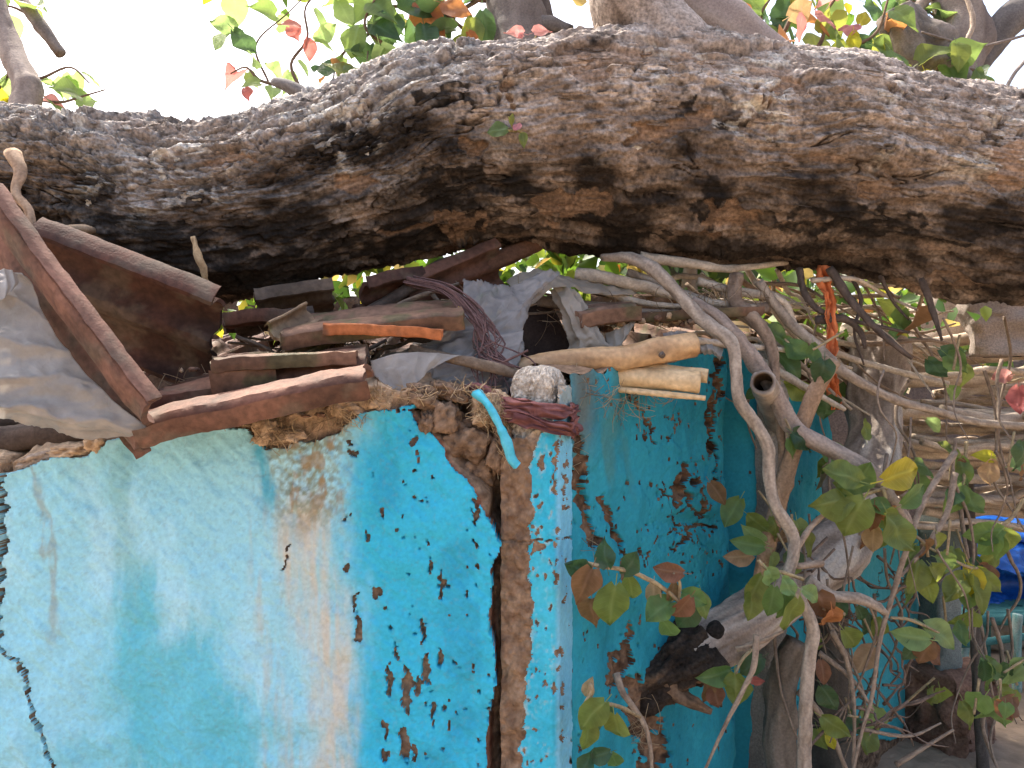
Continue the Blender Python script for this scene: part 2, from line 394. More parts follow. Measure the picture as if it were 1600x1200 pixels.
def chip_field(px, py, chips, seed):
    wx = px + 5 * fbm(px / 12, py / 12, 0, 3, seed); wy = py + 7 * fbm(px / 12, py / 16, 5, 3, seed + 2)
    f = np.full(px.shape, 9.0, np.float32)
    for (x, y, a, b) in chips: f = np.minimum(f, ((wx - x) / (a * .85)) ** 2 + ((wy - y) / b) ** 2 + .25 * noise(px / 4, py / 5, 2, seed))
    return f
def line_field(px, py, pts, w, seed, wob=4):
    """distance in px from a polyline, wobbling, minus a varying width"""
    x = px + wob * fbm(px / 14, py / 14, 0, 3, seed); y = py + wob * fbm(px / 14, py / 14, 7, 3, seed + 5)
    d = np.full(px.shape, 1e9, np.float32)
    for (x0, y0), (x1, y1) in zip(pts[:-1], pts[1:]):
        L2 = (x1 - x0) ** 2 + (y1 - y0) ** 2
        t = np.clip(((x - x0) * (x1 - x0) + (y - y0) * (y1 - y0)) / L2, 0, 1)
        d = np.minimum(d, np.hypot(x - x0 - t * (x1 - x0), y - y0 - t * (y1 - y0)))
    return d - w * (1 + .6 * noise(px / 11, py / 11, 3, seed + 9))

def snap(fld, A, B):
    """slide grid points near the paint's rim onto the rim itself, so the rim is a clean broken line and not stairs"""
    dA = np.gradient(A, axis=0); dB = np.gradient(B, axis=1)
    gA = np.gradient(fld, axis=0) / dA; gB = np.gradient(fld, axis=1) / dB
    g2 = gA ** 2 + gB ** 2 + 1e-9; a = -fld * gA / g2; b = -fld * gB / g2
    near = (np.abs(a) < .62 * np.abs(dA)) & (np.abs(b) < .62 * np.abs(dB))
    return np.where(near, np.clip(a, -.5 * np.abs(dA), .5 * np.abs(dA)), 0), np.where(near, np.clip(b, -.5 * np.abs(dB), .5 * np.abs(dB)), 0), near | (fld > 0)
# ------------------------------------------------------------------ the cracked wall in front (wall plane Y = 1.5)
WY = 1.5; SC = FPX / WY
TOP_PLASTER = [(-900, 770), (-300, 752), (0, 737), (30, 730), (90, 717), (140, 708), (165, 692), (235, 669), (300, 668), (345, 667), (385, 669), (398, 692), (415, 702), (445, 702), (465, 690), (500, 689), (522, 682), (545, 662), (562, 648), (600, 641), (640, 636), (800, 630)]
TOP_MUD = [(-900, 760), (-300, 742), (0, 726), (90, 704), (140, 697), (165, 684), (235, 662), (300, 652), (345, 642), (400, 640), (440, 648), (470, 652), (490, 638), (540, 616), (562, 601), (600, 603), (625, 612), (650, 606), (680, 600), (705, 604), (735, 612), (760, 622), (790, 650), (800, 662)]
EDGE = [(560, 632), (600, 640), (636, 641), (660, 668), (688, 692), (695, 715), (712, 735), (738, 762), (752, 795), (772, 830), (783, 850), (780, 868), (768, 890), (766, 950), (771, 1000), (775, 1060), (770, 1100), (766, 1140), (763, 1200), (760, 1800)]   # (x,y) right rim of the paint
def build_front_wall():
    root = thing('mud_wall', (-1.0, WY + .1, 0), 'bright cyan mud wall, limewashed, stained and cracked, broken away along its crumbling straw top', 'wall')
    st = .0031
    us = np.concatenate([np.arange(-2.6, -1.12, .03), np.arange(-1.12, .0, st)])
    nlow, nv, ncap = 20, 330, 34
    px = us * SC + 800
    zt = CAMZ - (interp(TOP_MUD, px) + 4 * fbm(px / 22, 0, 0, 4, 40) - 600) / SC
    zb = .62
    t = np.concatenate([np.linspace(-1, 0, nlow, endpoint=False), np.linspace(0, 1, nv)])
    Z = np.where(t[None, :] < 0, zb + t[None, :] * (zb + .25), zb + t[None, :] * (zt[:, None] - zb))
    U = np.repeat(us[:, None], Z.shape[1], 1)
    PX = U * SC + 800; PY = 600 - (Z - CAMZ) * SC
    # signed fields (positive inside the paint), in photo pixels
    ed = [(y, x) for x, y in EDGE]
    right = interp(ed, PY); right = np.where(PY < 640, 645, right) - PX
    top = PY - interp(TOP_PLASTER, PX)
    jag = soft_edge(PX, PY, .55, 20)
    fld = np.minimum(right, top) + jag
    chips = chip_field(PX, PY, CHIPS, 50)
    rnd = fbm(PX / 9, PY / 15, 4, 3, 61) - 1.0 - .8 * (1 - sst(560, 640, PX))       # small random flakes on the saturated side
    fld = np.minimum(fld, (chips - 1) * 6); fld = np.minimum(fld, -rnd * 20)
    crk = line_field(PX, PY, [(-30, 990), (0, 1012), (28, 1032), (42, 1065), (50, 1105), (66, 1130), (74, 1168), (88, 1205), (100, 1260)], 3.2, 70)
    hair2 = np.minimum(np.minimum(line_field(PX, PY, [(368, 905), (385, 915), (400, 905)], .5, 76, 9), line_field(PX, PY, [(360, 1030), (390, 1000), (420, 985)], .45, 77, 9)), line_field(PX, PY, [(250, 900), (262, 960), (258, 990)], .35, 78, 8))
    edgeL = line_field(PX, PY, [(2, 730), (6, 790), (3, 850), (-2, 900), (-6, 1000)], 7, 73, 5)
    hair = line_field(PX, PY, [(455, 850), (447, 880), (443, 890)], .7, 75, 3)
    crkd = np.minimum(np.minimum(crk, edgeL), hair)
    fld = np.minimum(fld, crkd * 1.2)
    su, sz, rim = snap(fld, U, Z)
    painted = fld > 0
    # depth behind the wall plane (metres)
    und = .010 * fbm(U * 5, Z * 5, 0, 3, 80) + .0035 * fbm(U * 22, Z * 22, 0, 3, 81) + .0012 * fbm(U * 75, Z * 75, 0, 3, 83)
    rough_zone = np.exp(-((PX - 475) / 70) ** 2) * sst(840, 720, PY)
    und = und + rough_zone * .004 * fbm(U * 60, Z * 45, 2, 3, 84)
    trow = .0026 * fbm((U - Z) * 9, (U + Z) * 45, 3, 3, 86)                                # trowel marks
    lump = fbm(U * 16, Z * 16, 0, 4, 90); f1, f2, cid = worley(U * 9, Z * 13, 0.3, 91)
    # how far outside the paint on the right and at the top
    outR = np.clip(-right, 0, None); outT = np.clip(-top, 0, None)
    mud = .012 + .010 * lump + .0012 * outT * 0
    hole = sst(2, 34, outR)
    mud = mud + hole * (.035 + .05 * cid * sst(0, 60, outR) + .02 * lump) + .03 * np.exp(-((f2 - f1) / .10) ** 2) * hole
    upper = sst(770, 700, PY)
    gap = sst(0, 8, PX - interp([(640, 900), (735, 770), (780, 762), (850, 766), (900, 764), (1000, 764), (1200, 760), (1800, 757)], PY) + 3 * fbm(PY / 30, 0, 0, 3, 93))
    gapd = np.clip(gap * sst(745, 800, PY), 0, 1)
    mud = mud + gapd * .075
    mud = mud + np.where(crkd < 0, .03, 0)
    D = np.where(painted, und + trow, und + mud)
    lip = np.exp(-np.clip(fld, 0, None) / 3.5) * painted                                  # rim curls a little
    D = D - lip * .003 + lip * .002 * noise(PX / 5, PY / 5, 0, 97)
    # round the top over
    V = np.stack([U + su, WY + D, Z + np.where(np.arange(Z.shape[1])[None] < Z.shape[1] - 1, sz, 0)], -1)
    # cap rows: go back over the top and down inside
    k = (np.arange(1, ncap + 1) / ncap)[None, :]
    back = .22 * k
    capz = zt[:, None] + .030 * np.sin(np.clip(k * 3.1, 0, 3.1)) - .05 * k ** 3 + .016 * fbm(us[:, None] * 14, k * 5, 3, 4, 95) * np.clip(k * 5, 0, 1) - .5 * sst(.86, 1, k)
    capy = WY + D[:, -1:] + back * 1.0 + .01 * fbm(us[:, None] * 20, k * 6, 8, 3, 96)
    VC = np.stack([np.repeat(us[:, None], ncap, 1), capy, capz], -1)
    V = np.concatenate([V, VC], 1); nr, nc = V.shape[:2]
    paint = np.concatenate([rim, np.zeros((nr, ncap), bool)], 1)
    # colours ------------------------------------------------------------
    wx = PX + 28 * fbm(PX / 120, PY / 160, 0, 4, 100) + 13 * fbm(PX / 16, PY / 70, 4, 4, 98, .65); wy = PY + 30 * fbm(PX / 140, PY / 140, 9, 3, 101) + 26 * fbm(PX / 12, PY / 60, 8, 4, 99, .65)
    base = mixc(PAINT_L, PAINT_R, sst(485, 600, wx + (PY - 900) * .02))
    base = mixc(base, (.42, .70, .80), .6 * sst(.0, .6, fbm(PX / 90, PY / 170, 3, 4, 103)) * (1 - sst(520, 620, wx)))
    base = mixc(base, (.03, .33, .50), .7 * sst(.05, .6, fbm(PX / 60, PY / 110, 5, 4, 105)) * sst(560, 640, wx))
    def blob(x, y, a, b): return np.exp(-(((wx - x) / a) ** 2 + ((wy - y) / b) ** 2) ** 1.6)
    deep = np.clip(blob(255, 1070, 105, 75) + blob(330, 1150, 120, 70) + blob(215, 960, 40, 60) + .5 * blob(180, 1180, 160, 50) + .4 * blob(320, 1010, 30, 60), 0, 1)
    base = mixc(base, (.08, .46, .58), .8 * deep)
    green = np.clip(blob(185, 760, 32, 90) + blob(205, 880, 28, 90) + .25 * blob(110, 730, 90, 22), 0, 1)
    base = mixc(base, (.22, .46, .48), .6 * green)
    drip = np.exp(-((wx - (42 + (PY - 735) * .13)) / (6 + 3 * noise(PY / 40, 0, 0, 107))) ** 2) * sst(700, 740, PY) * sst(1040, 960, PY)
    base = mixc(base, (.30, .32, .28), .6 * drip)
    bx = interp([(690, 470), (780, 472), (850, 482), (950, 500), (1050, 512), (1200, 520)], PY)
    streak = np.exp(-(np.abs(wx - bx) / 42) ** 3) * np.clip(.85 + .5 * fbm(PX / 10, PY / 90, 2, 4, 109), 0, 1) * sst(740, 800, PY)
    base = mixc(base, (.53, .52, .45), np.clip(1.0 * streak, 0, 1))
    s2 = np.exp(-(np.abs(wx - (400 + (PY - 800) * .09)) / 22) ** 2) * sst(730, 800, PY) * np.clip(.2 + fbm(PX / 8, PY / 70, 6, 4, 111), 0, 1)
    base = mixc(base, (.46, .46, .40), .55 * np.clip(s2, 0, 1))
    wash = np.exp(-((wx - 478) / 66) ** 4) * sst(870, 760, PY)
    grit = np.clip(.55 + .9 * fbm(PX / 7, PY / 7, 3, 4, 113), 0, 1)
    base = mixc(base, (.22, .25, .17), np.clip(wash * grit * .95, 0, 1))
    base = mixc(base, (.30, .19, .09), .7 * np.clip(wash * sst(.15, .6, fbm(PX / 14, PY / 30, 7, 4, 114)), 0, 1))
    band = np.exp(-((wx - 408) / 15) ** 2) * sst(690, 700, PY) * sst(815, 770, PY)
    base = mixc(base, (.04, .36, .52), .8 * band)
    speck = sst(.5, .62, fbm(PX / 5, PY / 6, 1, 3, 115) * .9) * .5
    base = mixc(base, (.20, .22, .20), speck * (.3 + .5 * rough_zone))
    mudc = mixc(MUD_D, MUD_L, np.clip(.5 + .6 * lump + .35 * fbm(U * 70, Z * 70, 0, 3, 117), 0, 1))
    mudc = mixc(mudc, (.52, .36, .23), .8 * sst(4, 26, outT) * (1 - hole))
    mudc = mixc(mudc, (.30, .085, .05), .5 * sst(8, 0, np.abs(right)) * (PX > 600))
    nk = fbm(us[:, None] * 30, k * 9, 0, 4, 118)
    capc = mixc(mixc((.32, .22, .14), (.58, .42, .28), np.clip(.5 + .7 * nk, 0, 1)), MUD_D, sst(640, 690, px)[:, None] * np.ones_like(k) * .8)
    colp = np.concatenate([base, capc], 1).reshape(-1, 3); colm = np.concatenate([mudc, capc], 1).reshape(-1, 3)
    F = grid_f(nr, nc)
    pf = paint.reshape(-1)[F].sum(1) == 4
    Vf = V.reshape(-1, 3)
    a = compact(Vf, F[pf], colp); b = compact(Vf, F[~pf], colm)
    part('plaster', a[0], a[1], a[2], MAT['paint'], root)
    part('mud_core', b[0], b[1], b[2], MAT['mud'], root)
    # rough inner face so that the wall has thickness from any side
    bz = np.linspace(-.2, 1, 12)
    UB, KB = np.meshgrid(us[::6], bz, indexing='ij'); ztb = zt[::6][:, None] - .1
    VB = np.stack([UB, WY + .235 + .01 * fbm(UB * 9, KB * 9, 0, 3, 99), np.where(KB < 0, KB, KB * ztb)], -1).reshape(-1, 3)
    part('inner_face', VB, grid_f(UB.shape[0], 12)[:, ::-1], np.broadcast_to(np.float32(MUD_D), (len(VB), 3)), MAT['mud'], root)
    return root
front_wall = build_front_wall()

def clod(px, py, d, rx, ry, seed, pal=(MUD_D, MUD_L), depth=1.0, rot=0, n=56, amp=.28):
    """rough lump of earth, radii in photo px"""
    th = np.linspace(0, 2 * math.pi, n, endpoint=False); ph = np.linspace(.02, math.pi - .02, n // 2)
    PH, TH = np.meshgrid(ph, th, indexing='ij')
    x, y, z = np.sin(PH) * np.cos(TH), np.sin(PH) * np.sin(TH), np.cos(PH)
    p = 3.2; q = (np.abs(x) ** p + np.abs(y) ** p + np.abs(z) ** p) ** (1 / p); x, y, z = x / q, y / q, z / q
    nn = fbm(x * 1.9 + seed, y * 1.9, z * 1.9, 5, seed, .62); r = 1 + amp * 1.25 * nn
    a, b = M(rx, d), M(ry, d); cr, sr = math.cos(rot), math.sin(rot)
    lx, lz = x * r * a, z * r * b
    c = P(px, py, d)
    V = np.stack([c.x + lx * cr - lz * sr, c.y + y * r * (a + b) / 2 * depth, c.z + lx * sr + lz * cr], -1).reshape(-1, 3)
    col = mixc(pal[0], pal[1], np.clip(.5 + .5 * nn + .4 * fbm(x * 6, y * 6, z * 6 + seed, 3, seed + 3), 0, 1)).reshape(-1, 3)
    return V, grid_f(n // 2, n, True)[:, ::-1], col
SUNMUD = ((.34, .23, .145), (.58, .42, .28)); DARKMUD = ((.10, .065, .045), (.27, .18, .12)); GREYMUD = ((.26, .20, .16), (.46, .37, .30))  # pale, dark and grey earth tones
for i, a in enumerate([(590, 622, 1.53, 24, 20, SUNMUD), (545, 640, 1.53, 30, 14, SUNMUD), (495, 655, 1.56, 42, 14, GREYMUD), (610, 600, 1.6, 22, 14, SUNMUD), (418, 676, 1.508, 22, 18, SUNMUD), (455, 680, 1.505, 20, 12, SUNMUD),
                       (372, 652, 1.55, 40, 12, SUNMUD), (325, 660, 1.52, 18, 9, SUNMUD), (660, 622, 1.535, 26, 18, DARKMUD), (690, 650, 1.545, 30, 26, DARKMUD), (730, 690, 1.555, 38, 28, DARKMUD), (700, 612, 1.55, 30, 14, DARKMUD), (745, 738, 1.57, 26, 26, DARKMUD),
                       (765, 640, 1.55, 30, 24, SUNMUD), (782, 700, 1.555, 20, 36, DARKMUD), (150, 694, 1.51, 14, 12, SUNMUD), (110, 706, 1.53, 30, 9, SUNMUD), (60, 718, 1.53, 30, 9, GREYMUD), (700, 745, 1.53, 10, 24, DARKMUD), (668, 660, 1.52, 12, 18, DARKMUD)]):
    V, F, c = clod(a[0], a[1], a[2], a[3], a[4], 200 + i, a[5], rot=R.uniform(-.3, .3))
    part('mud_clod', V, F, c, MAT['mud'], front_wall)

def straws(regions, n, L=(.03, .09), r=.0009, seed=1, pal=((.34, .22, .10), (.62, .46, .25))):
    """thin curved stalks scattered in regions of (px,py,rx,ry,d)"""
    g = np.random.default_rng(seed); items = []; Vs, Fs, Cs = [], [], []; base = 0
    k = 5; wts = np.array([q[2] * q[3] for q in regions], float); wts /= wts.sum()
    for i in range(n):
        q = regions[g.choice(len(regions), p=wts)]
        d = q[4] + g.uniform(-.02, .02)
        c = np.array(P(q[0] + g.normal() * q[2] * .55, q[1] + g.normal() * q[3] * .55, d))
        ang = g.uniform(0, math.pi) if len(q) < 6 else math.radians(q[5]) + g.normal() * .5
        dr = np.array([math.cos(ang), g.normal() * .35, math.sin(ang)]); dr /= np.linalg.norm(dr)
        ln = g.uniform(*L); b = np.cross(dr, g.normal(size=3)); b *= ln * g.uniform(-.35, .35) / (np.linalg.norm(b) + 1e-6)
        tt = np.linspace(-.5, .5, k)[:, None]; pc = c + dr * ln * tt + b * (1 - 4 * tt ** 2)
        e1 = np.cross(dr, [0, 1, .01]); e1 /= np.linalg.norm(e1); e2 = np.cross(dr, e1)
        rr = r * g.uniform(.6, 1.6)
        ring = np.stack([e1 * rr, -.5 * e1 * rr + .87 * e2 * rr, -.5 * e1 * rr - .87 * e2 * rr])
        Vs.append((pc[:, None, :] + ring[None]).reshape(-1, 3)); Fs.append(grid_f(k, 3, True, base)); base += 3 * k
        Cs.append(np.repeat(lerp(np.array(pal[0]), np.array(pal[1]), g.random())[None], 3 * k, 0))
    return np.concatenate(Vs), np.concatenate(Fs), np.concatenate(Cs)
V, F, c = straws([(440, 675, 45, 16, 1.495), (540, 655, 40, 14, 1.5), (590, 620, 30, 14, 1.5), (360, 655, 45, 8, 1.51), (660, 615, 30, 12, 1.51), (765, 640, 26, 22, 1.51), (790, 690, 14, 34, 1.53, 100), (775, 660, 22, 28, 1.52, 120), (720, 610, 40, 10, 1.53), (420, 690, 14, 10, 1.49), (765, 640, 20, 26, 1.5), (430, 688, 22, 10, 1.49)], 620, seed=3, L=(.014, .05), r=.0007, pal=((.24, .16, .09), (.50, .37, .22)))
part('straw', V, F, c, MAT['straw'], front_wall, kind='stuff')
# strip of paint and plaster still hanging over the hole
def ribbon(path, w, thick, d0, pal, seed=0, wdir=(0, 1, 0), step=.004):
    pts = [P(*q) for q in path]; pc = spline(pts, step); T, N, B = frames(pc, (0, 0, 1))
    wd = np.array(wdir, float); W = wd[None] - T * (T @ wd)[:, None]; W /= np.linalg.norm(W, axis=1)[:, None]; H = np.cross(T, W)
    s = np.arange(len(pc)); ww = w * (1 + .25 * fbm(s / 6, 0, 0, 3, seed)); hh = thick * (1 + .3 * fbm(s / 4, 3, 0, 3, seed + 1))
    prof = [(-1, -1), (-.4, -1.1), (.4, -1.1), (1, -1), (1, 1), (.4, 1.1), (-.4, 1.1), (-1, 1)]
    V = np.stack([pc + W * (a * ww / 2)[:, None] + H * (b * hh / 2)[:, None] for a, b in prof], 1).reshape(-1, 3)
    F = [grid_f(len(pc), 8, True), np.array([[0, 1, 2, 3], [0, 3, 4, 7], [4, 5, 6, 7]]), np.array([[0, 1, 2, 3], [0, 3, 4, 7], [4, 5, 6, 7]])[:, ::-1] + (len(pc) - 1) * 8]
    n = fbm(V[:, 0] * 40, V[:, 1] * 40, V[:, 2] * 40, 3, seed + 5)
    return V, F, mixc(pal[0], pal[1], np.clip(.5 + .6 * n, 0, 1))
V, F, c = ribbon([(743, 612, 1.49), (762, 632, 1.475), (778, 660, 1.47), (792, 692, 1.468), (799, 716, 1.47), (808, 728, 1.475)], .017, .009, 0, ((.05, .42, .56), (.14, .56, .68)), 4, (.75, .55, .1))
part('plaster_strip', V, F, c, MAT['paint'], front_wall)

# ------------------------------------------------------------------ concrete corner post with remains of painted plaster
def build_post():
    cx, cy, h = .057, 1.562, .049
    root = thing('concrete_post', (cx, cy, 0), 'square concrete corner post with bare pitted top and flaking blue paint below', 'post')
    a = math.radians(-20)
    ex = np.array((math.cos(a), math.sin(a))); ey = np.array((-math.sin(a), math.cos(a)))
    ztop = 1.527
    per = 4; nside = 44
    # rounded square outline sampled by arc
    def outline(m, rad, hh):
        pts = []
        for q in range(4):
            t = np.linspace(-1, 1, m, endpoint=False)
            x, y = t * hh, -hh * np.ones(m)
            L = math.pi / 2 * q; c_, s_ = math.cos(L), math.sin(L)
            pts.append(np.stack([x * c_ - y * s_, x * s_ + y * c_], 1))
        p = np.concatenate(pts); k = 9
        nrm = (np.abs(p[:, 0] / hh) ** k + np.abs(p[:, 1] / hh) ** k) ** (1 / k)
        return p / nrm[:, None]
    ol = outline(nside, .01, h); nP = len(ol)
    zs = np.concatenate([np.linspace(-.05, .6, 8, endpoint=False), np.linspace(.6, ztop, 300)])
    Zg, Ig = np.meshgrid(zs, np.arange(nP), indexing='ij')
    ang = Ig / nP * 2 * math.pi
    dirs = ol / np.linalg.norm(ol, axis=1)[:, None]
    f1, f2, cid = worley(np.cos(ang) * 9, np.sin(ang) * 9, Zg * 110, 130)
    rel = .0035 * (cid - .5) + .002 * fbm(np.cos(ang) * 6, np.sin(ang) * 6, Zg * 80, 3, 131) - .003 * np.exp(-((f2 - f1) / .12) ** 2)
    taper = 1 - .22 * np.clip((Zg - (ztop - .03)) / .03, 0, 1) ** 2
    X = ol[Ig, 0] * taper + dirs[Ig, 0] * rel; Y = ol[Ig, 1] * taper + dirs[Ig, 1] * rel
    WX = cx + X * ex[0] + Y * ey[0]; WYY = cy + X * ex[1] + Y * ey[1]
    Zr = Zg + np.where(Zg > ztop - .002, .004 * noise(X * 200, Y * 200, 0, 133), 0)
    V = np.stack([WX, WYY, Zr], -1).reshape(-1, 3)
    c = mixc((.30, .25, .20), (.60, .54, .46), np.clip(.45 + .8 * (cid - .5) + .4 * fbm(np.cos(ang) * 3, np.sin(ang) * 3, Zg * 30, 3, 135), 0, 1)).reshape(-1, 3)
    F = [grid_f(len(zs), nP, True)]
    # domed rough top
    Vt, ct = [V], [c]; base = (len(zs) - 1) * nP; prev = np.arange(nP) + base; n0 = len(V); Fq = [F[0]]
    for j, s in enumerate((.6, .4, .2, .04)):
        xx, yy = ol[:, 0] * s, ol[:, 1] * s
        zz = ztop + .012 * (1 - s) ** .7 + .005 * noise(xx * 90, yy * 90, j, 137)
        ring = np.stack([cx + xx * ex[0] + yy * ey[0], cy + xx * ex[1] + yy * ey[1], zz], -1)
        Vt.append(ring); ct.append(np.repeat(np.float32([[.50, .44, .36]]), nP, 0))
        cur = np.arange(nP) + n0; n0 += nP; nx = np.roll(prev, -1), np.roll(cur, -1)
        Fq.append(np.stack([prev, nx[0], nx[1], cur], 1)); prev = cur
    part('shaft', np.concatenate(Vt), [np.concatenate(Fq)], np.concatenate(ct), MAT['concrete'], root)
    # plaster coat on the front and right faces: u from 0 (left rim) over the arris to the back of the right face
    u = np.concatenate([np.linspace(-1.08, 1, 60), np.linspace(1.02, 3.0, 50)])
    zs = np.concatenate([np.linspace(-.05, .62, 8, endpoint=False), np.linspace(.62, 1.497, 330)])
    U, Z = np.meshgrid(u, zs, indexing='ij')
    hh = h + .008
    lx = np.where(U <= 1, U * hh, hh); ly = np.where(U <= 1, -hh, -hh + (U - 1) * hh)
    k = 8; q = (np.abs(lx / hh) ** k + np.abs(np.clip(ly / hh, -1, 1)) ** k) ** (1 / k); q = np.where(U < -.5, 1, q)
    lx, ly = lx / q, ly / q
    nx = np.where(U <= 1, 0, 1.0); ny = np.where(U <= 1, -1.0, 0); sm = sst(.85, 1.15, U); nx, ny = sm, -(1 - sm)
    WX = cx + lx * ex[0] + ly * ey[0]; WYY = cy + lx * ex[1] + ly * ey[1]
    PX = 800 + WX / WYY * FPX; PY = 600 - (Z - CAMZ) / WYY * FPX
    # bare concrete at the top front, paint reaches higher on the right face
    topy = np.where(U < .9, interp([(780, 700), (820, 690), (840, 678), (856, 668), (868, 655), (905, 655)], PX), interp([(.9, 655), (1.2, 600), (3, 586)], U))
    topf = PY - topy + soft_edge(PX, PY, .5, 140)
    le = interp([(640, 850), (700, 838), (730, 822), (760, 830), (800, 830), (850, 828), (900, 827), (960, 830), (1000, 828), (1050, 822), (1100, 818), (1150, 815), (1200, 817), (1800, 815)], PY)
    paintf = np.minimum(PX - le, topf) + soft_edge(PX, PY, .75, 141)
    chips = chip_field(PX, PY, [(881, 760, 3, 22), (868, 720, 2, 40), (862, 1070, 3, 12), (846, 724, 10, 12), (842, 858, 9, 8), (876, 1075, 3, 10), (852, 900, 3, 4), (838, 775, 4, 5), (872, 690, 2, 16), (884, 722, 2, 12)], 143)
    hcr = line_field(PX, PY, [(780, 843), (830, 846), (870, 842), (900, 836)], .9, 144, 2)
    rnd = fbm(PX / 7, PY / 12, 2, 3, 145) - .8
    paintf = np.minimum(paintf, (chips - 1) * 5); paintf = np.minimum(paintf, -rnd * 15); paintf = np.minimum(paintf, hcr)
    painted = paintf > 0
    mudz = sst(660, 690, PY)
    bump = .0022 * fbm(WX * 60, WYY * 60, Z * 60, 4, 146)
    mudbulge = .007 * sst(10, 0, PX - le) * (1 + .8 * fbm(U * 2, Z * 30, 0, 3, 147))
    off = np.where(painted, .004 + bump, mudbulge + bump * 2 - .006 * (hcr < 0)) 
    WX = WX + off * (nx * ex[0] + ny * ey[0]); WYY = WYY + off * (nx * ex[1] + ny * ey[1])
    V = np.stack([WX, WYY, Z], -1).reshape(-1, 3)
    pc = mixc((.03, .39, .57), (.06, .48, .65), np.clip(.5 + .6 * fbm(WX * 25, WYY * 25, Z * 10, 3, 148), 0, 1))
    pc = mixc(pc, (.45, .50, .46), .75 * sst(.2, .5, fbm(PX / 6, PY / 8, 0, 3, 149)) * np.exp(-np.clip(paintf, 0, 99) / 5))
    pc = mixc(pc, (.22, .52, .70), .8 * sst(.9, 1.1, U))  # right face lightened: its sunlight is put into the paint colour
    pc = mixc(pc, (.30, .33, .30), .85 * sst(665, 640, PY))
    mc = mixc((.17, .105, .068), (.30, .20, .13), np.clip(.5 + .7 * fbm(WX * 45, WYY * 45, Z * 45, 4, 150), 0, 1))
    mc = mixc(mc, (.52, .45, .36), .8 * sst(690, 668, PY))
    pc, mc = pc.reshape(-1, 3), mc.reshape(-1, 3)
    F = grid_f(len(u), len(zs))
    pf = painted.reshape(-1)[F].sum(1) >= 3
    keep = (topf > -6).reshape(-1)[F].sum(1) >= 3
    A = compact(V, F[pf], pc); part('paint_coat', *A, MAT['paint'], root)
    A = compact(V, F[(~pf) & keep], mc); part('mud_render', *A, MAT['mud'], root)
build_post()
# maroon cloth tied round the post
def build_cloth():
    cx, cy, h = .057, 1.562, .064; a = math.radians(-20)
    ex = np.array((math.cos(a), math.sin(a))); ey = np.array((-math.sin(a), math.cos(a)))
    root = thing('cloth_strip', (cx, cy, 1.44), 'twisted maroon cloth strip tied round the top of the concrete post', 'cloth')
    n = 220; t = np.linspace(0, 2 * math.pi, n, endpoint=False); k = 6
    def band(z0, z1, tilt, r0, seed, nv=26):
        v = np.linspace(0, 1, nv); T, Vv = np.meshgrid(t, v, indexing='ij')
        c_, s_ = np.cos(T), np.sin(T); q = (np.abs(c_) ** k + np.abs(s_) ** k) ** (1 / k)
        pinch = .5 + .5 * np.cos(T - math.radians(-45)); pinch = sst(.82, 1, pinch)
        zc = lerp(z0, z1, .5) + tilt * c_; wid = (z1 - z0) * (1 - .35 * pinch)
        fold = .004 * np.sin(Vv * 14 + 3 * fbm(T * 1.3, Vv * .6, 0, 2, seed) * 2) + .003 * fbm(T * 3, Vv * 5, 0, 3, seed + 1)
        bul = (r0 + fold + .006 * np.sin(math.pi * Vv) + .007 * pinch) / h
        lx, ly = c_ / q * h * bul, s_ / q * h * bul
        z = zc + (Vv - .5) * wid + .006 * fbm(T * 1.5, Vv * 2, 3, 3, seed + 2)
        V = np.stack([cx + lx * ex[0] + ly * ey[0], cy + lx * ex[1] + ly * ey[1], z], -1).reshape(-1, 3)
        c = mixc((.10, .04, .04), (.27, .12, .11), np.clip(.5 + .7 * fbm(T * 2, Vv * 5, 0, 4, seed + 4), 0, 1)).reshape(-1, 3)
        Fg = grid_f(nv, n, True)
        return V.reshape(n, nv, 3).transpose(1, 0, 2).reshape(-1, 3), Fg, c.reshape(n, nv, 3).transpose(1, 0, 2).reshape(-1, 3)
    part('upper_fold', *band(1.432, 1.470, -.010, h + .004, 160), MAT['cloth'], root)
    part('lower_fold', *band(1.408, 1.446, -.022, h + .007, 170), MAT['cloth'], root)
    V, F, c = tube([Vector((cx - .062, cy - .03, 1.452)), Vector((cx - .085, cy - .02, 1.465)), Vector((cx - .115, cy + .0, 1.487)), Vector((cx - .15, cy + .02, 1.492)), Vector((cx - .2, cy + .08, 1.47))], [.012, .012, .01, .009, .007], 10, .006, .35, ((.10, .04, .04), (.27, .12, .11)), 175)
    part('loose_end', V, F, c, MAT['cloth'], root)
build_cloth()

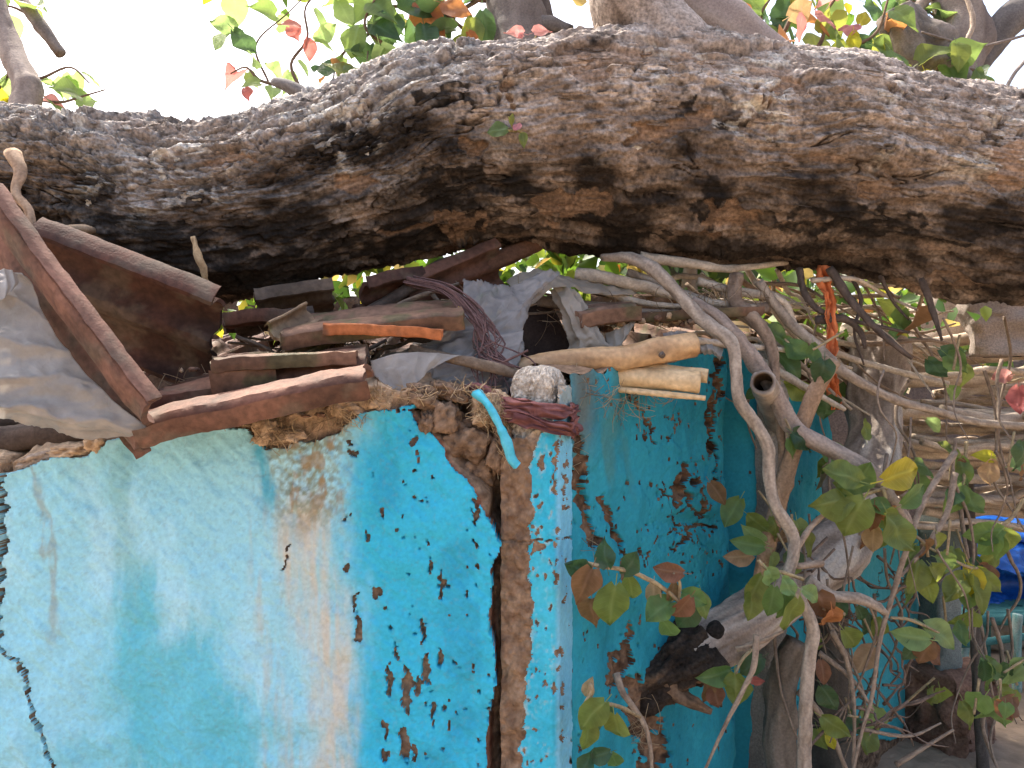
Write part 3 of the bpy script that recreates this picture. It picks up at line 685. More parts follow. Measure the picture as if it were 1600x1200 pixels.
# ------------------------------------------------------------------ side wall running back to the right
SA, SB = np.array((.135, 1.60)), np.array((1.83, 3.30))
def build_side_wall():
    root = thing('mud_wall', (SA[0] + .8, SA[1] + .9, 0), 'mud wall behind the vines, its paint darkened to teal for shade, with peeled streaks and broken holes', 'wall')
    Lw = np.linalg.norm(SB - SA); e = (SB - SA) / Lw; nrm = np.array((e[1], -e[0]))   # towards the viewer's right/front
    if nrm[1] > 0: nrm = -nrm
    us = np.arange(-.02, Lw, .0038)
    xy = SA[None] + e[None] * us[:, None]
    pxu = 800 + xy[:, 0] / xy[:, 1] * FPX
    topy = interp([(880, 585), (1000, 575), (1090, 560), (1140, 540), (1190, 545), (1240, 600), (1290, 640), (1330, 815), (1380, 825), (1410, 815), (1450, 830), (1500, 830)], pxu) + 5 * fbm(pxu / 18, 0, 0, 3, 300)
    zt = CAMZ - (topy - 600) / FPX * xy[:, 1]
    nv = 390; t = np.linspace(0, 1, nv)
    Z = -.03 + t[None] * (zt[:, None] + .03); U = np.repeat(us[:, None], nv, 1)
    X0 = np.repeat(xy[:, :1], nv, 1); Y0 = np.repeat(xy[:, 1:], nv, 1)
    PX = 800 + X0 / Y0 * FPX; PY = 600 - (Z - CAMZ) / Y0 * FPX
    slant = PX - (PY - 700) * .13                        # the wall leans; its streaks lean with it
    fld = 30 * np.ones_like(PX)
    chips = chip_field(PX, PY, [(1060, 765, 10, 26), (1085, 752, 9, 8), (1070, 735, 8, 14), (1100, 790, 7, 16), (1118, 760, 5, 14), (1112, 650, 6, 40), (1122, 610, 6, 16), (1115, 700, 8, 14), (1125, 570, 8, 14), (1095, 800, 9, 5), (1075, 780, 6, 8), (1128, 770, 5, 6)], 301)
    fld = np.minimum(fld, (chips - 1) * 6)
    crks = [line_field(PX, PY, [(905, 690), (905, 760), (925, 830), (935, 850)], 10, 302, 6), line_field(PX, PY, [(945, 780), (965, 820), (978, 870), (985, 900)], 5.5, 303, 5),
            line_field(PX, PY, [(990, 1080), (1010, 1140), (1030, 1220)], 22, 304, 8), line_field(PX, PY, [(1000, 620), (1010, 650), (1030, 690)], 2, 305, 9),
            line_field(PX, PY, [(1040, 640), (1055, 660), (1045, 690)], 1.2, 306, 9), line_field(PX, PY, [(1050, 765), (1075, 735), (1095, 765), (1130, 750)], 1.6, 307, 8), line_field(PX, PY, [(1055, 855), (1080, 830), (1125, 820)], 2.5, 308, 9),
            line_field(PX, PY, [(1380, 880), (1370, 960), (1362, 1040)], .9, 309, 7), line_field(PX, PY, [(1418, 900), (1424, 960)], .8, 310, 6), line_field(PX, PY, [(985, 990), (960, 1060)], 9, 311, 9), line_field(PX, PY, [(1118, 545), (1124, 620), (1108, 690), (1125, 740)], 3.5, 312, 9)]
    for q in crks: fld = np.minimum(fld, q * 1.3)
    f1, f2, cid = worley(PX / 26, PY / 30, .5, 313)
    craq = (f2 - f1) - .035 * sst(-.1, .7, fbm(PX / 60, PY / 60, 2, 3, 314)) * 1.3 * np.exp(-(((PX - 1075) / 60) ** 2 + ((PY - 760) / 110) ** 2))
    fld = np.minimum(fld, craq * 60)
    fine = .98 - fbm(slant / 4, PY / 18, 3, 3, 315)
    fld = np.minimum(fld, fine * 18 + 1.2 * (PX > 1300) * 6)
    base = interp([(1300, 1120), (1330, 1150), (1400, 1150), (1440, 1100), (1460, 1000)], PX)
    fld = np.minimum(fld, np.where(PX > 1280, base - PY + soft_edge(PX, PY, 1, 316), 99))
    su, sz, rim = snap(fld, U, Z)
    painted = fld > 0
    D = .012 * fbm(U * 4, Z * 4, 0, 3, 320) + .005 * fbm(U * 14, Z * 11, 0, 3, 321) + .0015 * fbm(U * 55, Z * 40, 0, 3, 322)
    D = D + .05 * np.exp(-((PX - 1152 - (PY - 700) * .02) / 10) ** 2) - .02 * np.exp(-((PX - 1172) / 12) ** 2) + .02 * np.exp(-(((PX - 1090) / 50) ** 2 + ((PY - 815) / 16) ** 2))
    tilt = (cid - .5) * .010 * np.exp(-(((PX - 1075) / 75) ** 2 + ((PY - 760) / 100) ** 2))
    D = D + np.where(painted, tilt, .012 + .008 * fbm(U * 30, Z * 30, 0, 3, 323)) + np.where(chips < .7, .015, 0)
    X = X0 - nrm[0] * D + e[0] * su; Y = Y0 - nrm[1] * D + e[1] * su
    V = np.stack([X, Y, Z + sz], -1)
    pc = mixc((.014, .19, .26), (.028, .30, .39), np.clip(.5 + .6 * fbm(slant / 45, PY / 160, 0, 4, 324), 0, 1))  # blue paint darkened so that the wall's shade is in its colour
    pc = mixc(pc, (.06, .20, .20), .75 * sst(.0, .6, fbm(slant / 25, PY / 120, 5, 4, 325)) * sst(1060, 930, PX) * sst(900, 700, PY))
    pc = mixc(pc, (.13, .11, .08), .8 * np.exp(-((PX - 905) / 22) ** 2) * sst(760, 640, PY))
    pc = mixc(pc, (.05, .27, .28), .7 * sst(1290, 1340, PX))
    mc = mixc((.07, .042, .028), (.22, .135, .085), np.clip(.5 + .7 * fbm(U * 50, Z * 50, 0, 4, 326), 0, 1))
    pc, mc = pc.reshape(-1, 3), mc.reshape(-1, 3)
    F = grid_f(len(us), nv); pf = rim.reshape(-1)[F].sum(1) == 4
    V = V.reshape(-1, 3)
    A = compact(V, F[pf], pc); part('plaster', *A, MAT['paint'], root)
    A = compact(V, F[~pf], mc); part('mud_core', *A, MAT['mud'], root, kind='stuff')
    # back face and top, so the wall is a slab
    n = len(us[::5]); th = .2
    f_ = V.reshape(len(us), nv, 3)[::5]
    top = f_[:, -1]; bt = top + np.array([-nrm[0] * th, -nrm[1] * th, 0]); bm = bt.copy(); bm[:, 2] = -.05
    md = (top + bt) / 2; md[:, 2] += .02 + .02 * fbm(us[::5] * 12, 0, 0, 3, 327)
    S = np.stack([top, md, bt, bm], 1).reshape(-1, 3)
    part('wall_top', S, grid_f(n, 4), np.broadcast_to(np.float32((.26, .17, .11)), (len(S), 3)), MAT['mud'], root)
    V, F, c = straws([(1000, 612, 70, 12, 1.78), (930, 625, 40, 16, 1.66), (960, 640, 60, 10, 1.7), (1000, 1140, 12, 40, 1.74), (900, 700, 6, 40, 1.6), (925, 850, 10, 12, 1.62)], 150, seed=9, L=(.03, .10), r=.0006, pal=((.18, .12, .07), (.38, .28, .17)))
    part('straw', V, F, c, MAT['straw'], root, kind='stuff')
build_side_wall()

def boxy(x0, x1, y0, y1, z0, z1, rz=0, n=(8, 8, 30), jit=.004, pal=((.2, .2, .19), (.34, .33, .31)), seed=0, lean=(0, 0), rnd=10):
    """rough-edged block -> V,F,col ; subdivided, rounded, displaced"""
    nx, ny, nz = n; P_, F_ = [], []
    cx, cy = (x0 + x1) / 2, (y0 + y1) / 2
    per = []
    for i in range(nx): per.append((-1 + 2 * i / nx, -1))
    for i in range(ny): per.append((1, -1 + 2 * i / ny))
    for i in range(nx): per.append((1 - 2 * i / nx, 1))
    for i in range(ny): per.append((-1, 1 - 2 * i / ny))
    per = np.array(per); k = (np.abs(per[:, 0]) ** rnd + np.abs(per[:, 1]) ** rnd) ** (1 / rnd); per = per / k[:, None]
    rows = [(t, 1.0) for t in np.linspace(0, 1, nz)]; rows = [(0, .5)] + rows + [(1.0, .55), (1.0, .05)]
    V = []
    for t, s in rows:
        z = z0 + (z1 - z0) * t
        V.append(np.stack([per[:, 0] * (x1 - x0) / 2 * s, per[:, 1] * (y1 - y0) / 2 * s, np.full(len(per), z)], 1))
    V = np.array(V); m = len(per)
    nn = fbm(V[..., 0] * 18 + seed, V[..., 1] * 18, V[..., 2] * 18, 4, 400 + seed)
    V[..., 0] += nn * jit + lean[0] * (V[..., 2] - z0); V[..., 1] += jit * fbm(V[..., 0] * 18, V[..., 1] * 18, V[..., 2] * 18 + 5, 3, 430 + seed) + lean[1] * (V[..., 2] - z0); V[..., 2] += jit * .6 * nn
    c = mixc(pal[0], pal[1], np.clip(.5 + .7 * fbm(V[..., 0] * 9 + seed, V[..., 1] * 9, V[..., 2] * 5, 4, 460 + seed), 0, 1)).reshape(-1, 3)
    ca, sa = math.cos(rz), math.sin(rz)
    W = V.copy(); W[..., 0] = cx + V[..., 0] * ca - V[..., 1] * sa; W[..., 1] = cy + V[..., 0] * sa + V[..., 1] * ca
    return W.reshape(-1, 3), grid_f(len(rows), m, True), c
# ------------------------------------------------------------------ the fallen tree lying across the roof
TREE = thing('fallen_tree', P(800, 420, 2.05), 'huge fallen tree trunk with rough blackened flaking bark lying across the broken roof', 'tree')
AXIS = [(-330, 262, 112, 1.80), (-160, 275, 112, 1.84), (0, 288, 116, 1.88), (150, 312, 131, 1.93), (290, 330, 137, 1.96), (400, 321, 139, 1.98), (500, 298, 135, 2.0), (590, 272, 142, 2.02), (680, 240, 152, 2.04), (790, 232, 154, 2.06),
        (890, 230, 162, 2.08), (985, 232, 168, 2.09), (1080, 238, 168, 2.09), (1170, 248, 163, 2.09), (1280, 258, 160, 2.08), (1400, 280, 153, 2.06), (1500, 297, 151, 2.04), (1620, 312, 153, 2.01), (1780, 325, 156, 1.97), (1950, 335, 158, 1.93)]
BLACK = [(740, 300, 80, 50), (690, 272, 34, 24), (825, 290, 24, 30), (545, 205, 16, 50), (1090, 318, 30, 46), (1290, 322, 46, 20), (1165, 180, 50, 18), (1085, 155, 30, 14), (430, 350, 100, 22), (230, 358, 110, 30), (620, 385, 110, 26), (1240, 348, 70, 16), (905, 95, 34, 10), (1380, 352, 90, 18), (1500, 358, 120, 14), (695, 165, 50, 18), (960, 372, 60, 18), (800, 370, 60, 16), (300, 400, 200, 24)]
PEEL = [(720, 215, 26, 18), (1125, 352, 56, 20), (885, 332, 50, 26), (1585, 262, 34, 32), (690, 352, 100, 12), (800, 148, 24, 12), (1220, 145, 24, 12), (370, 245, 26, 10), (560, 285, 30, 20), (1040, 205, 60, 18)]
def build_trunk():
    pts = [list(P(x, y, d)) + [M(r, d)] for x, y, r, d in AXIS]
    pr = spline(pts, .0031); pc, rr = pr[:, :3], pr[:, 3]
    T, N, B = frames(pc); nS = 400
    ph = np.arange(nS) / nS * 2 * math.pi; th = ph - .5 * np.sin(ph - math.pi / 2)
    s = np.concatenate([[0], np.cumsum(np.linalg.norm(np.diff(pc, axis=0), axis=1))])
    S = np.repeat(s[:, None], nS, 1); TH = np.repeat(th[None], len(s), 0); ct, sn = np.cos(TH), np.sin(TH)
    A, Bc = ct * .27, sn * .27                       # metres round the girth
    base = pc[:, None, :] + (N[:, None, :] * ct[..., None] + B[:, None, :] * sn[..., None]) * rr[:, None, None]
    PX = 800 + base[..., 0] / base[..., 1] * FPX; PY = 600 - (base[..., 2] - CAMZ) / base[..., 1] * FPX
    lump = fbm(S * 2.2, A * 4, Bc * 4, 3, 500)
    # slant the grain a little; warp it
    w1 = fbm(S * 4, A * 6, Bc * 6, 3, 505) * .06; tw = S * .10
    a2, b2 = A * np.cos(tw) - Bc * np.sin(tw), A * np.sin(tw) + Bc * np.cos(tw)
    Sx = S + w1
    plate_w = sst(900, 620, PX)                         # cellular plates towards the left, long fibres towards the right
    rid = 1 - np.abs(fbm(Sx * 5.5, (a2 + w1 * .35) * 34, (b2 + w1 * .35) * 34, 4, 510))
    rid2 = 1 - np.abs(fbm(Sx * 14, (a2 + w1 * .3) * 75, (b2) * 75, 3, 512))
    f1, f2, cid = worley(Sx * 22, a2 * 38 + w1 * 20, b2 * 38, 515)
    g1, g2, gid = worley(Sx * 48 + w1 * 50, a2 * 62, b2 * 62 + w1 * 40, 517)
    def terr(n, k, e=.72):
        q = n * k; f = np.floor(q); r = q - f; return (f + sst(e, 1, r) + .22 * r) / k
    jit = .06 * fbm(S * 38, A * 60, Bc * 60, 3, 523)
    t1 = fbm(Sx * lerp(3.6, 5.0, plate_w), (a2 + w1 * .3) * 27, (b2 + w1 * .3) * 27, 5, 524, .6) + jit
    t2 = fbm(Sx * 17, a2 * 46, b2 * 46 + w1 * 6, 4, 526, .6) + jit
    t3 = fbm(Sx * 22, a2 * 46, b2 * 46, 4, 527, .6) + jit
    T1, T2, T3 = terr(t1, 4.5), terr(t2, 3.2, .68), terr(t3, 3.5, .65)
    crackA = np.exp(-((f2 - f1 + .25 * jit) / .09) ** 2); crackB = np.exp(-((g2 - g1 + .5 * jit) / .10) ** 2)
    sel = sst(-.2, .35, fbm(S * 6, A * 8, Bc * 8, 3, 520))
    ampl = .55 + 1.1 * sst(-.5, .6, fbm(S * 3.1, A * 5, Bc * 5, 3, 533))
    h = .020 * lump + .017 * ampl * T1 + lerp(.008, .004, plate_w) * T2 + lerp(.002, .007, plate_w) * T3
    h = h + .010 * (rid - .65) * (1 - .6 * plate_w) + .005 * (rid2 - .65) * (1 - .5 * plate_w)
    h = h + (.004 * (cid - .5) - .006 * crackA) * plate_w * sel + (.003 * (gid - .5) - .003 * crackB) * sel * plate_w
    long_ = np.exp(-(np.abs(fbm(Sx * 2.6 + 4, (a2 + w1 * .5) * 13, (b2 + w1 * .5) * 13, 4, 528, .55)) / .03) ** 2) * sst(-.45, .1, fbm(S * 5, A * 9, Bc * 9, 2, 529))
    h = h - .017 * long_
    h = h + .0010 * fbm(S * 90, A * 120, Bc * 120, 3, 521)
    def blobs(L, seed, soft=.35):
        wx = PX + 46 * fbm(S * 7, A * 10, Bc * 10, 4, seed) + 12 * fbm(S * 30, A * 40, Bc * 40, 3, seed + 2); wy = PY + 34 * fbm(S * 7 + 9, A * 10, Bc * 10, 4, seed + 5) + 10 * fbm(S * 30, A * 40 + 8, Bc * 40, 3, seed + 3)
        f = np.zeros_like(PX)
        for x, y, a, b in L: f = np.maximum(f, 1 - np.sqrt(((wx - x) / a) ** 2 + ((wy - y) / b) ** 2))
        return f
    front = (sn > -.1)
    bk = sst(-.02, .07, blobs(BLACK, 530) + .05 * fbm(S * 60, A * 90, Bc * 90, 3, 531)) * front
    pl = sst(.02, .10, blobs(PEEL, 540)) * front
    pl = np.maximum(pl, .7 * sst(.62, .70, fbm(S * 3, A * 8, Bc * 8, 4, 545)))
    low = sst(.15, -.62, ct - .42 * plate_w + .35 * fbm(S * 4, A * 6, Bc * 6, 4, 550))      # damp, blackened belly, its shade also put into the colour
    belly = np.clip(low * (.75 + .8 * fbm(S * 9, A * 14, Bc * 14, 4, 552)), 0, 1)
    h = h * (1 - .75 * pl) - .011 * pl + .003 * pl * fbm(S * 12, a2 * 140, b2 * 140, 3, 555)
    knot = np.exp(-(((PX - 1185) / 34) ** 2 + ((PY - 170) / 22) ** 2)) * front
    h = h + .03 * knot - .045 * np.exp(-(((PX - 1190) / 14) ** 2 + ((PY - 172) / 9) ** 2)) * front
    swell = np.exp(-(((PX - 1000) / 90) ** 2)) * np.clip(ct, 0, 1) ** 2
    h = h + .008 * swell
    V = base + (N[:, None, :] * ct[..., None] + B[:, None, :] * sn[..., None]) * h[..., None]
    # colour: the bark's own, with shade painted into the underside
    grey, tan, brown, dark = (.41, .35, .31), (.55, .47, .41), (.21, .16, .125), (.05, .038, .032)
    n1 = fbm(S * 5, A * 9, Bc * 9, 4, 560); n2 = fbm(Sx * 16, a2 * 60, b2 * 60, 4, 561); n3 = fbm(S * 40, A * 60, Bc * 60, 3, 562)
    c = mixc(brown, grey, np.clip(.5 + .35 * n1 + .3 * n2 + .45 * T1 + .35 * T3 * plate_w + .25 * T2, 0, 1))
    c = mixc(c, tan, np.clip(.15 + .7 * n2 + .4 * n3, 0, 1) * (.9 - .4 * plate_w))
    c = mixc(c, (.26, .25, .24), .6 * plate_w * sst(-.2, .5, cid * 1.2 - .5 + n1))
    c = mixc(c, brown, .55 * sst(.2, .9, crackA * (.3 + .7 * plate_w)))
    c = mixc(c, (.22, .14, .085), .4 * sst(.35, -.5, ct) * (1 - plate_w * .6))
    c = mixc(c, (.075, .052, .042), .8 * long_)
    c = mixc(c, dark, .45 * sst(.45, .8, fbm(S * 8, A * 12, Bc * 12, 4, 565)))
    orange = mixc((.19, .12, .08), (.35, .23, .15), np.clip(.5 + .8 * fbm(S * 20, a2 * 110, b2 * 110, 3, 566), 0, 1))
    c = mixc(c, orange, pl * .9)
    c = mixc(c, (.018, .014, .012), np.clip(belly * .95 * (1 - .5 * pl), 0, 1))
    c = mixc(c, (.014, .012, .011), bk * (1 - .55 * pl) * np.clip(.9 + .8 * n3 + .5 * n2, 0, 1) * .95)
    lich = sst(.22, .5, T3 + .3 * gid) * sst(.05, .5, fbm(S * 5 + 3, A * 7, Bc * 7, 3, 567) + .4 * plate_w - .1) * (sn > -.3) * sst(-.5, .1, ct)
    c = mixc(c, (.52, .49, .44), .75 * lich * (1 - pl))
    c = mixc(c, (.62, .55, .42), .9 * np.exp(-(((PX - 1170) / 18) ** 2 + ((PY - 168) / 8) ** 2)) * front * sst(-.2, .3, n3))
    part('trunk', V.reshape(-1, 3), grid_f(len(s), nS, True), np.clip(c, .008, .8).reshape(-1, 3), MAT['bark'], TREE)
    return pc, rr, N, B, V, c
_pc, _rr, _N, _B, _TV, _TC = build_trunk()
TRUNK = [o for o in TREE.children if o.name.startswith('trunk')][0]
# loose curled flakes of bark
def bark_flakes(n):
    g = np.random.default_rng(21); L, nS = _TV.shape[:2]
    for i in range(n):
        r = int(g.uniform(.10, .90) * L); j = int(g.uniform(.06, .46) * nS)
        p = _TV[r, j]; nr = p - _pc[r]; nr = nr / np.linalg.norm(nr)
        ax = _TV[min(L - 1, r + 6), j] - p; ax -= nr * ax.dot(nr); ax /= np.linalg.norm(ax); tg = np.cross(nr, ax)
        px = 800 + p[0] / p[1] * FPX
        ln, wd = (g.uniform(.008, .03), g.uniform(.003, .008)) if px > 650 else (g.uniform(.005, .014), g.uniform(.004, .010))
        m, q = 6, 4; u = np.linspace(-1, 1, m); v = np.linspace(-1, 1, q); Ug, Vg = np.meshgrid(u, v, indexing='ij')
        jg = g.uniform(.25, 1.0, (m, 2)); prof = np.where(Vg < 0, jg[:, :1], jg[:, 1:]) * np.clip(1.15 - .5 * np.abs(Ug), .2, 1); Ug = Ug + g.normal(size=Ug.shape) * .16; Vg = Vg + g.normal(size=Ug.shape) * .1
        lift = .002 + .006 * g.random() * ((Vg + 1) / 2) ** 2 + .005 * g.random() * ((Ug + 1) / 2) ** 3 + .0015 * noise(Ug * 3 + i, Vg * 3, 4, 601)
        Q = p + ax * (Ug * ln)[..., None] + tg * (Vg * wd * prof)[..., None] + nr * lift[..., None]
        Q2 = Q - nr * .0025
        VV = np.concatenate([Q.reshape(-1, 3), Q2.reshape(-1, 3)]); k = m * q
        F1 = grid_f(m, q); bd = list(range(q)) + [a * q + q - 1 for a in range(1, m)] + [(m - 1) * q + a for a in range(q - 2, -1, -1)] + [a * q for a in range(m - 2, 0, -1)]
        bd = np.array(bd); nb = np.roll(bd, -1)
        F = np.concatenate([F1, F1[:, ::-1] + k, np.stack([bd, nb, nb + k, bd + k], 1)])
        c0 = _TC[r, j]; f = g.uniform(.8, 1.25)
        col = np.clip(np.repeat((c0 * f + np.float32([.02, .017, .014]))[None], len(VV), 0), 0, .7)
        if g.random() < .10 and px < 1000: col[:] = (.42, .39, .34)
        part('bark_flake', VV, F, col, MAT['bark'], TRUNK)
bark_flakes(260)

GREYB = ((.13, .10, .085), (.27, .225, .195)); BROWNB = ((.10, .065, .045), (.24, .165, .115)); PALEB = ((.24, .18, .135), (.46, .37, .29))
def branch(path, r, d=None, pal=GREYB, seed=1, name='branch', segs=18, knots=2, bump=.1, step=.01, parent=None, rough=.05, mat='wood'):
    V, F, c = ptube(path, r, d, segs=segs, step=step, bump=bump, pal=pal, seed=seed, knots=knots, rough=rough)
    return part(name, V, F, c, MAT[mat], parent or TREE)
TOPMIX = {'green': 5, 'dark': 4, 'pale': 4, 'olive': 2, 'pink': 1.2, 'red': .8, 'orange': 1.2, 'yellow': .8}
b_left = branch([(30, 200, 2.0), (42, 140, 2.05), (25, 95, 2.1), (5, 45, 2.15), (-20, -30, 2.2), (-60, -160, 2.3)], [24, 20, 18, 17, 16, 13], pal=((.16, .12, .10), (.32, .26, .22)), seed=701)
b_left2 = branch([(95, 85, 2.3), (75, 55, 2.3), (50, 22, 2.32), (20, -20, 2.35), (-40, -120, 2.4)], [8, 10, 10, 9, 8], seed=702, segs=12)
b_stub = branch([(528, 170, 2.05), (490, 155, 2.08), (455, 136, 2.1), (428, 128, 2.12)], [13, 12, 10, 7], seed=703, segs=12, pal=((.09, .08, .08), (.2, .18, .17)))
b_mid = branch([(820, 130, 2.25), (812, 60, 2.3), (803, 10, 2.32), (790, -60, 2.35), (770, -200, 2.45)], [52, 48, 44, 42, 40], seed=704, segs=28, pal=((.12, .10, .09), (.22, .185, .165)))
b_mid2 = branch([(862, 100, 2.32), (856, 60, 2.32), (848, 20, 2.32), (838, -30, 2.34)], [17, 17, 15, 15], seed=705, segs=14, pal=((.09, .075, .07), (.2, .17, .15)))
branch([(838, 36, 2.27), (862, 36, 2.24), (880, 42, 2.23), (893, 46, 2.22)], [11, 10, 8, 7], seed=706, segs=12, pal=((.08, .07, .065), (.17, .15, .14)))
b_thick = branch([(1080, 190, 2.04), (1030, 100, 2.03), (998, 35, 2.04), (975, -50, 2.06), (955, -220, 2.12)], [110, 88, 68, 58, 52], seed=707, segs=110, knots=6, bump=.07, step=.004, rough=.05, mat='bark', pal=((.12, .09, .07), (.42, .35, .30)))
b_smooth = branch([(1270, 130, 2.16), (1205, 84, 2.13), (1140, 42, 2.12), (1085, 5, 2.13), (1040, -40, 2.16), (980, -160, 2.25)], [20, 28, 32, 34, 36, 36], seed=708, segs=28, bump=.06, pal=((.25, .20, .18), (.42, .35, .31)))
branch([(925, 68, 2.03), (938, 40, 2.0), (955, 22, 1.99), (985, 16, 1.99), (1015, 26, 2.0), (1045, 38, 2.02)], [5, 6, 7, 8, 8, 6], seed=709, segs=10, name='aerial_root', pal=PALEB)
b_stump = branch([(1470, 160, 2.25), (1450, 110, 2.27), (1425, 65, 2.28), (1402, 22, 2.3)], [40, 36, 36, 28], seed=710, segs=60, knots=12, bump=.22, rough=.14, step=.005, pal=((.10, .085, .07), (.30, .25, .215)))
b_right = branch([(1500, 170, 2.35), (1498, 100, 2.38), (1505, 40, 2.4), (1490, -20, 2.42), (1470, -150, 2.5)], [30, 32, 36, 32, 28], seed=711, segs=24, knots=6, bump=.16)
b_right2 = branch([(1515, 110, 2.42), (1548, 70, 2.42), (1580, 30, 2.42), (1640, -10, 2.45), (1720, -80, 2.5)], [20, 22, 25, 26, 25], seed=712, segs=18, pal=((.09, .08, .075), (.18, .16, .15)))
branch([(1360, 120, 2.35), (1385, 90, 2.36), (1405, 50, 2.38), (1460, -20, 2.42)], [12, 12, 11, 10], seed=713, segs=12, pal=PALEB)
branch([(1480, 140, 2.2), (1492, 85, 2.19), (1512, 60, 2.19), (1520, 30, 2.2), (1505, -20, 2.22)], [3.5, 4, 4, 4, 3], seed=714, segs=8, name='aerial_root', pal=PALEB)
branch([(1440, 50, 2.2), (1480, 62, 2.2), (1525, 74, 2.22), (1620, 50, 2.3)], [2, 2.3, 2.3, 2], seed=715, segs=6, name='twig')
branch([(1565, 150, 2.1), (1585, 115, 2.12), (1605, 90, 2.15), (1650, 20, 2.2)], [3, 3, 3, 3], seed=716, segs=6, name='twig')
def twig(path, d, r, n, spx, pal, parent, seed, kinds=(0, 0, 3), col=BROWNB, t0=.15, hang=.5):
    pts = [P(q[0], q[1], q[2] if len(q) > 2 else d) for q in path]
    V, F, c = tube(pts, [M(r * (1 - .6 * i / (len(pts) - 1)), d) for i in range(len(pts))], 6, .015, .1, col, seed)
    o = part('twig', V, F, c, MAT['wood'], parent)
    if n: leaves_on(pts, n, M(spx, d), pal, parent, t0, .9, kinds, hang)
    return o
def near_branch(b, tw): return [twig(*t[:2], t[2], t[3], t[4], t[5], b, 720 + i + int(t[0][0][0]) % 97) for i, t in enumerate(tw)]
near_branch(b_left, [([(40, 130), (70, 120), (110, 105), (140, 130)], 2.1, 3, 4, 50, {'pink': 4, 'pale': 3}), ([(35, 150), (90, 160), (130, 150), (165, 140)], 2.1, 3, 4, 48, {'pale': 3, 'green': 2, 'pink': 2}), ([(20, 100), (5, 130), (-20, 160)], 2.15, 3, 4, 42, {'green': 3, 'pale': 2}), ([(0, 40), (-40, 60), (-90, 90)], 2.2, 3, 4, 45, TOPMIX), ([(30, 110), (20, 150), (0, 180)], 2.3, 3, 5, 36, {'olive': 2, 'green': 2, 'yellow': 1})])
near_branch(b_left2, [([(60, 30), (40, 20), (10, 10), (-20, 30)], 2.35, 3, 4, 42, {'pale': 2, 'green': 3})])
near_branch(b_stub, [([(510, 165), (545, 150), (570, 120), (575, 80)], 2.2, 3, 4, 45, {'green': 3, 'olive': 2, 'red': 2, 'pale': 2}), ([(440, 135), (405, 125), (385, 105), (360, 115)], 2.2, 3, 5, 38, {'pale': 3, 'red': 2, 'green': 2}), ([(470, 140), (455, 100), (480, 60), (478, 10), (520, -30)], 2.3, 3, 6, 42, {'pale': 3, 'red': 2, 'green': 3}), ([(420, 130), (400, 70), (450, 20), (500, -30)], 2.35, 2, 4, 48, {'pale': 4, 'green': 2, 'dark': 1})])
near_branch(b_mid, [([(770, 40), (735, 50), (700, 25), (640, -20)], 2.25, 4, 6, 62, {'dark': 4, 'orange': 2, 'olive': 2, 'brown': 1}), ([(760, 0), (690, -5), (620, 10), (560, 0)], 2.3, 5, 8, 66, {'green': 4, 'dark': 4, 'pale': 2, 'orange': 1}), ([(655, 100), (610, 75), (570, 40), (590, -10)], 2.2, 4, 7, 60, {'green': 3, 'dark': 4, 'pale': 2}), ([(780, -20), (700, 30), (650, 70), (640, 110)], 2.3, 4, 6, 58, {'dark': 4, 'green': 2, 'olive': 1}), ([(580, 50), (530, 90), (520, 130)], 2.25, 3, 5, 48, {'green': 3, 'red': 2, 'orange': 1})])
for px, py, d, s, cc, an, k in [(602, 100, 2.15, 58, 'pale', -75, 0), (608, 52, 2.2, 62, 'dark', -95, 0), (570, 10, 2.2, 60, 'green', -130, 0), (665, 60, 2.2, 62, 'dark', -80, 2), (735, 52, 2.2, 58, 'olive', -100, 2), (757, 45, 2.22, 56, 'dark', -85, 2), (712, 12, 2.2, 50, 'orange', -20, 1), (738, 62, 2.2, 28, 'orange', -60, 1), (655, 5, 2.25, 70, 'dark', -30, 1), (560, 135, 2.12, 44, 'orange', 170, 3), (545, 155, 2.1, 36, 'olive', -150, 3), (545, 112, 2.2, 40, 'green', 20, 1), (370, 12, 2.3, 46, 'pale', -85, 1), (352, 42, 2.3, 40, 'pale', 170, 2), (380, 66, 2.3, 44, 'dark', -50, 2), (345, 62, 2.3, 36, 'pale', -120, 1), (456, 50, 2.3, 26, 'red', -60, 1), (483, 76, 2.3, 32, 'red', -85, 2), (508, 52, 2.3, 40, 'pale', 35, 2), (382, 145, 2.2, 22, 'red', -80, 1), (598, 15, 2.18, 55, 'green', -40, 0), (555, 65, 2.2, 48, 'green', -110, 1), (510, 110, 2.25, 44, 'dark', 10, 2), (690, 40, 2.3, 50, 'dark', -110, 1), (540, 20, 2.3, 44, 'pale', -60, 1)]:
    leaf_at(px, py, d, s, cc, b_mid if px > 530 else b_stub, an, k)
near_branch(b_smooth, [([(1210, 85), (1230, 40), (1245, 0), (1250, -50)], 2.25, 4, 6, 55, {'green': 3, 'orange': 2, 'dark': 2, 'olive': 2}), ([(1260, 100), (1285, 60), (1290, 20), (1330, -30)], 2.2, 4, 7, 50, {'pink': 2, 'green': 2, 'olive': 3, 'red': 1}), ([(1290, 110), (1330, 75), (1370, 50), (1390, -10)], 2.2, 4, 7, 50, {'olive': 3, 'green': 3, 'yellow': 1, 'orange': 1}), ([(1250, 110), (1310, 95), (1355, 75)], 2.25, 3, 5, 46, {'olive': 3, 'dark': 2, 'tan': 1}), ([(1200, 60), (1190, 20), (1220, -20)], 2.35, 3, 5, 50, {'dark': 3, 'green': 3, 'yellow': 1})])
near_branch(b_stump, [([(1460, 120), (1470, 100), (1500, 95)], 2.2, 3, 3, 46, {'green': 3, 'olive': 1}), ([(1440, 130), (1420, 110), (1400, 100)], 2.2, 3, 2, 60, {'green': 1, 'olive': 1})])
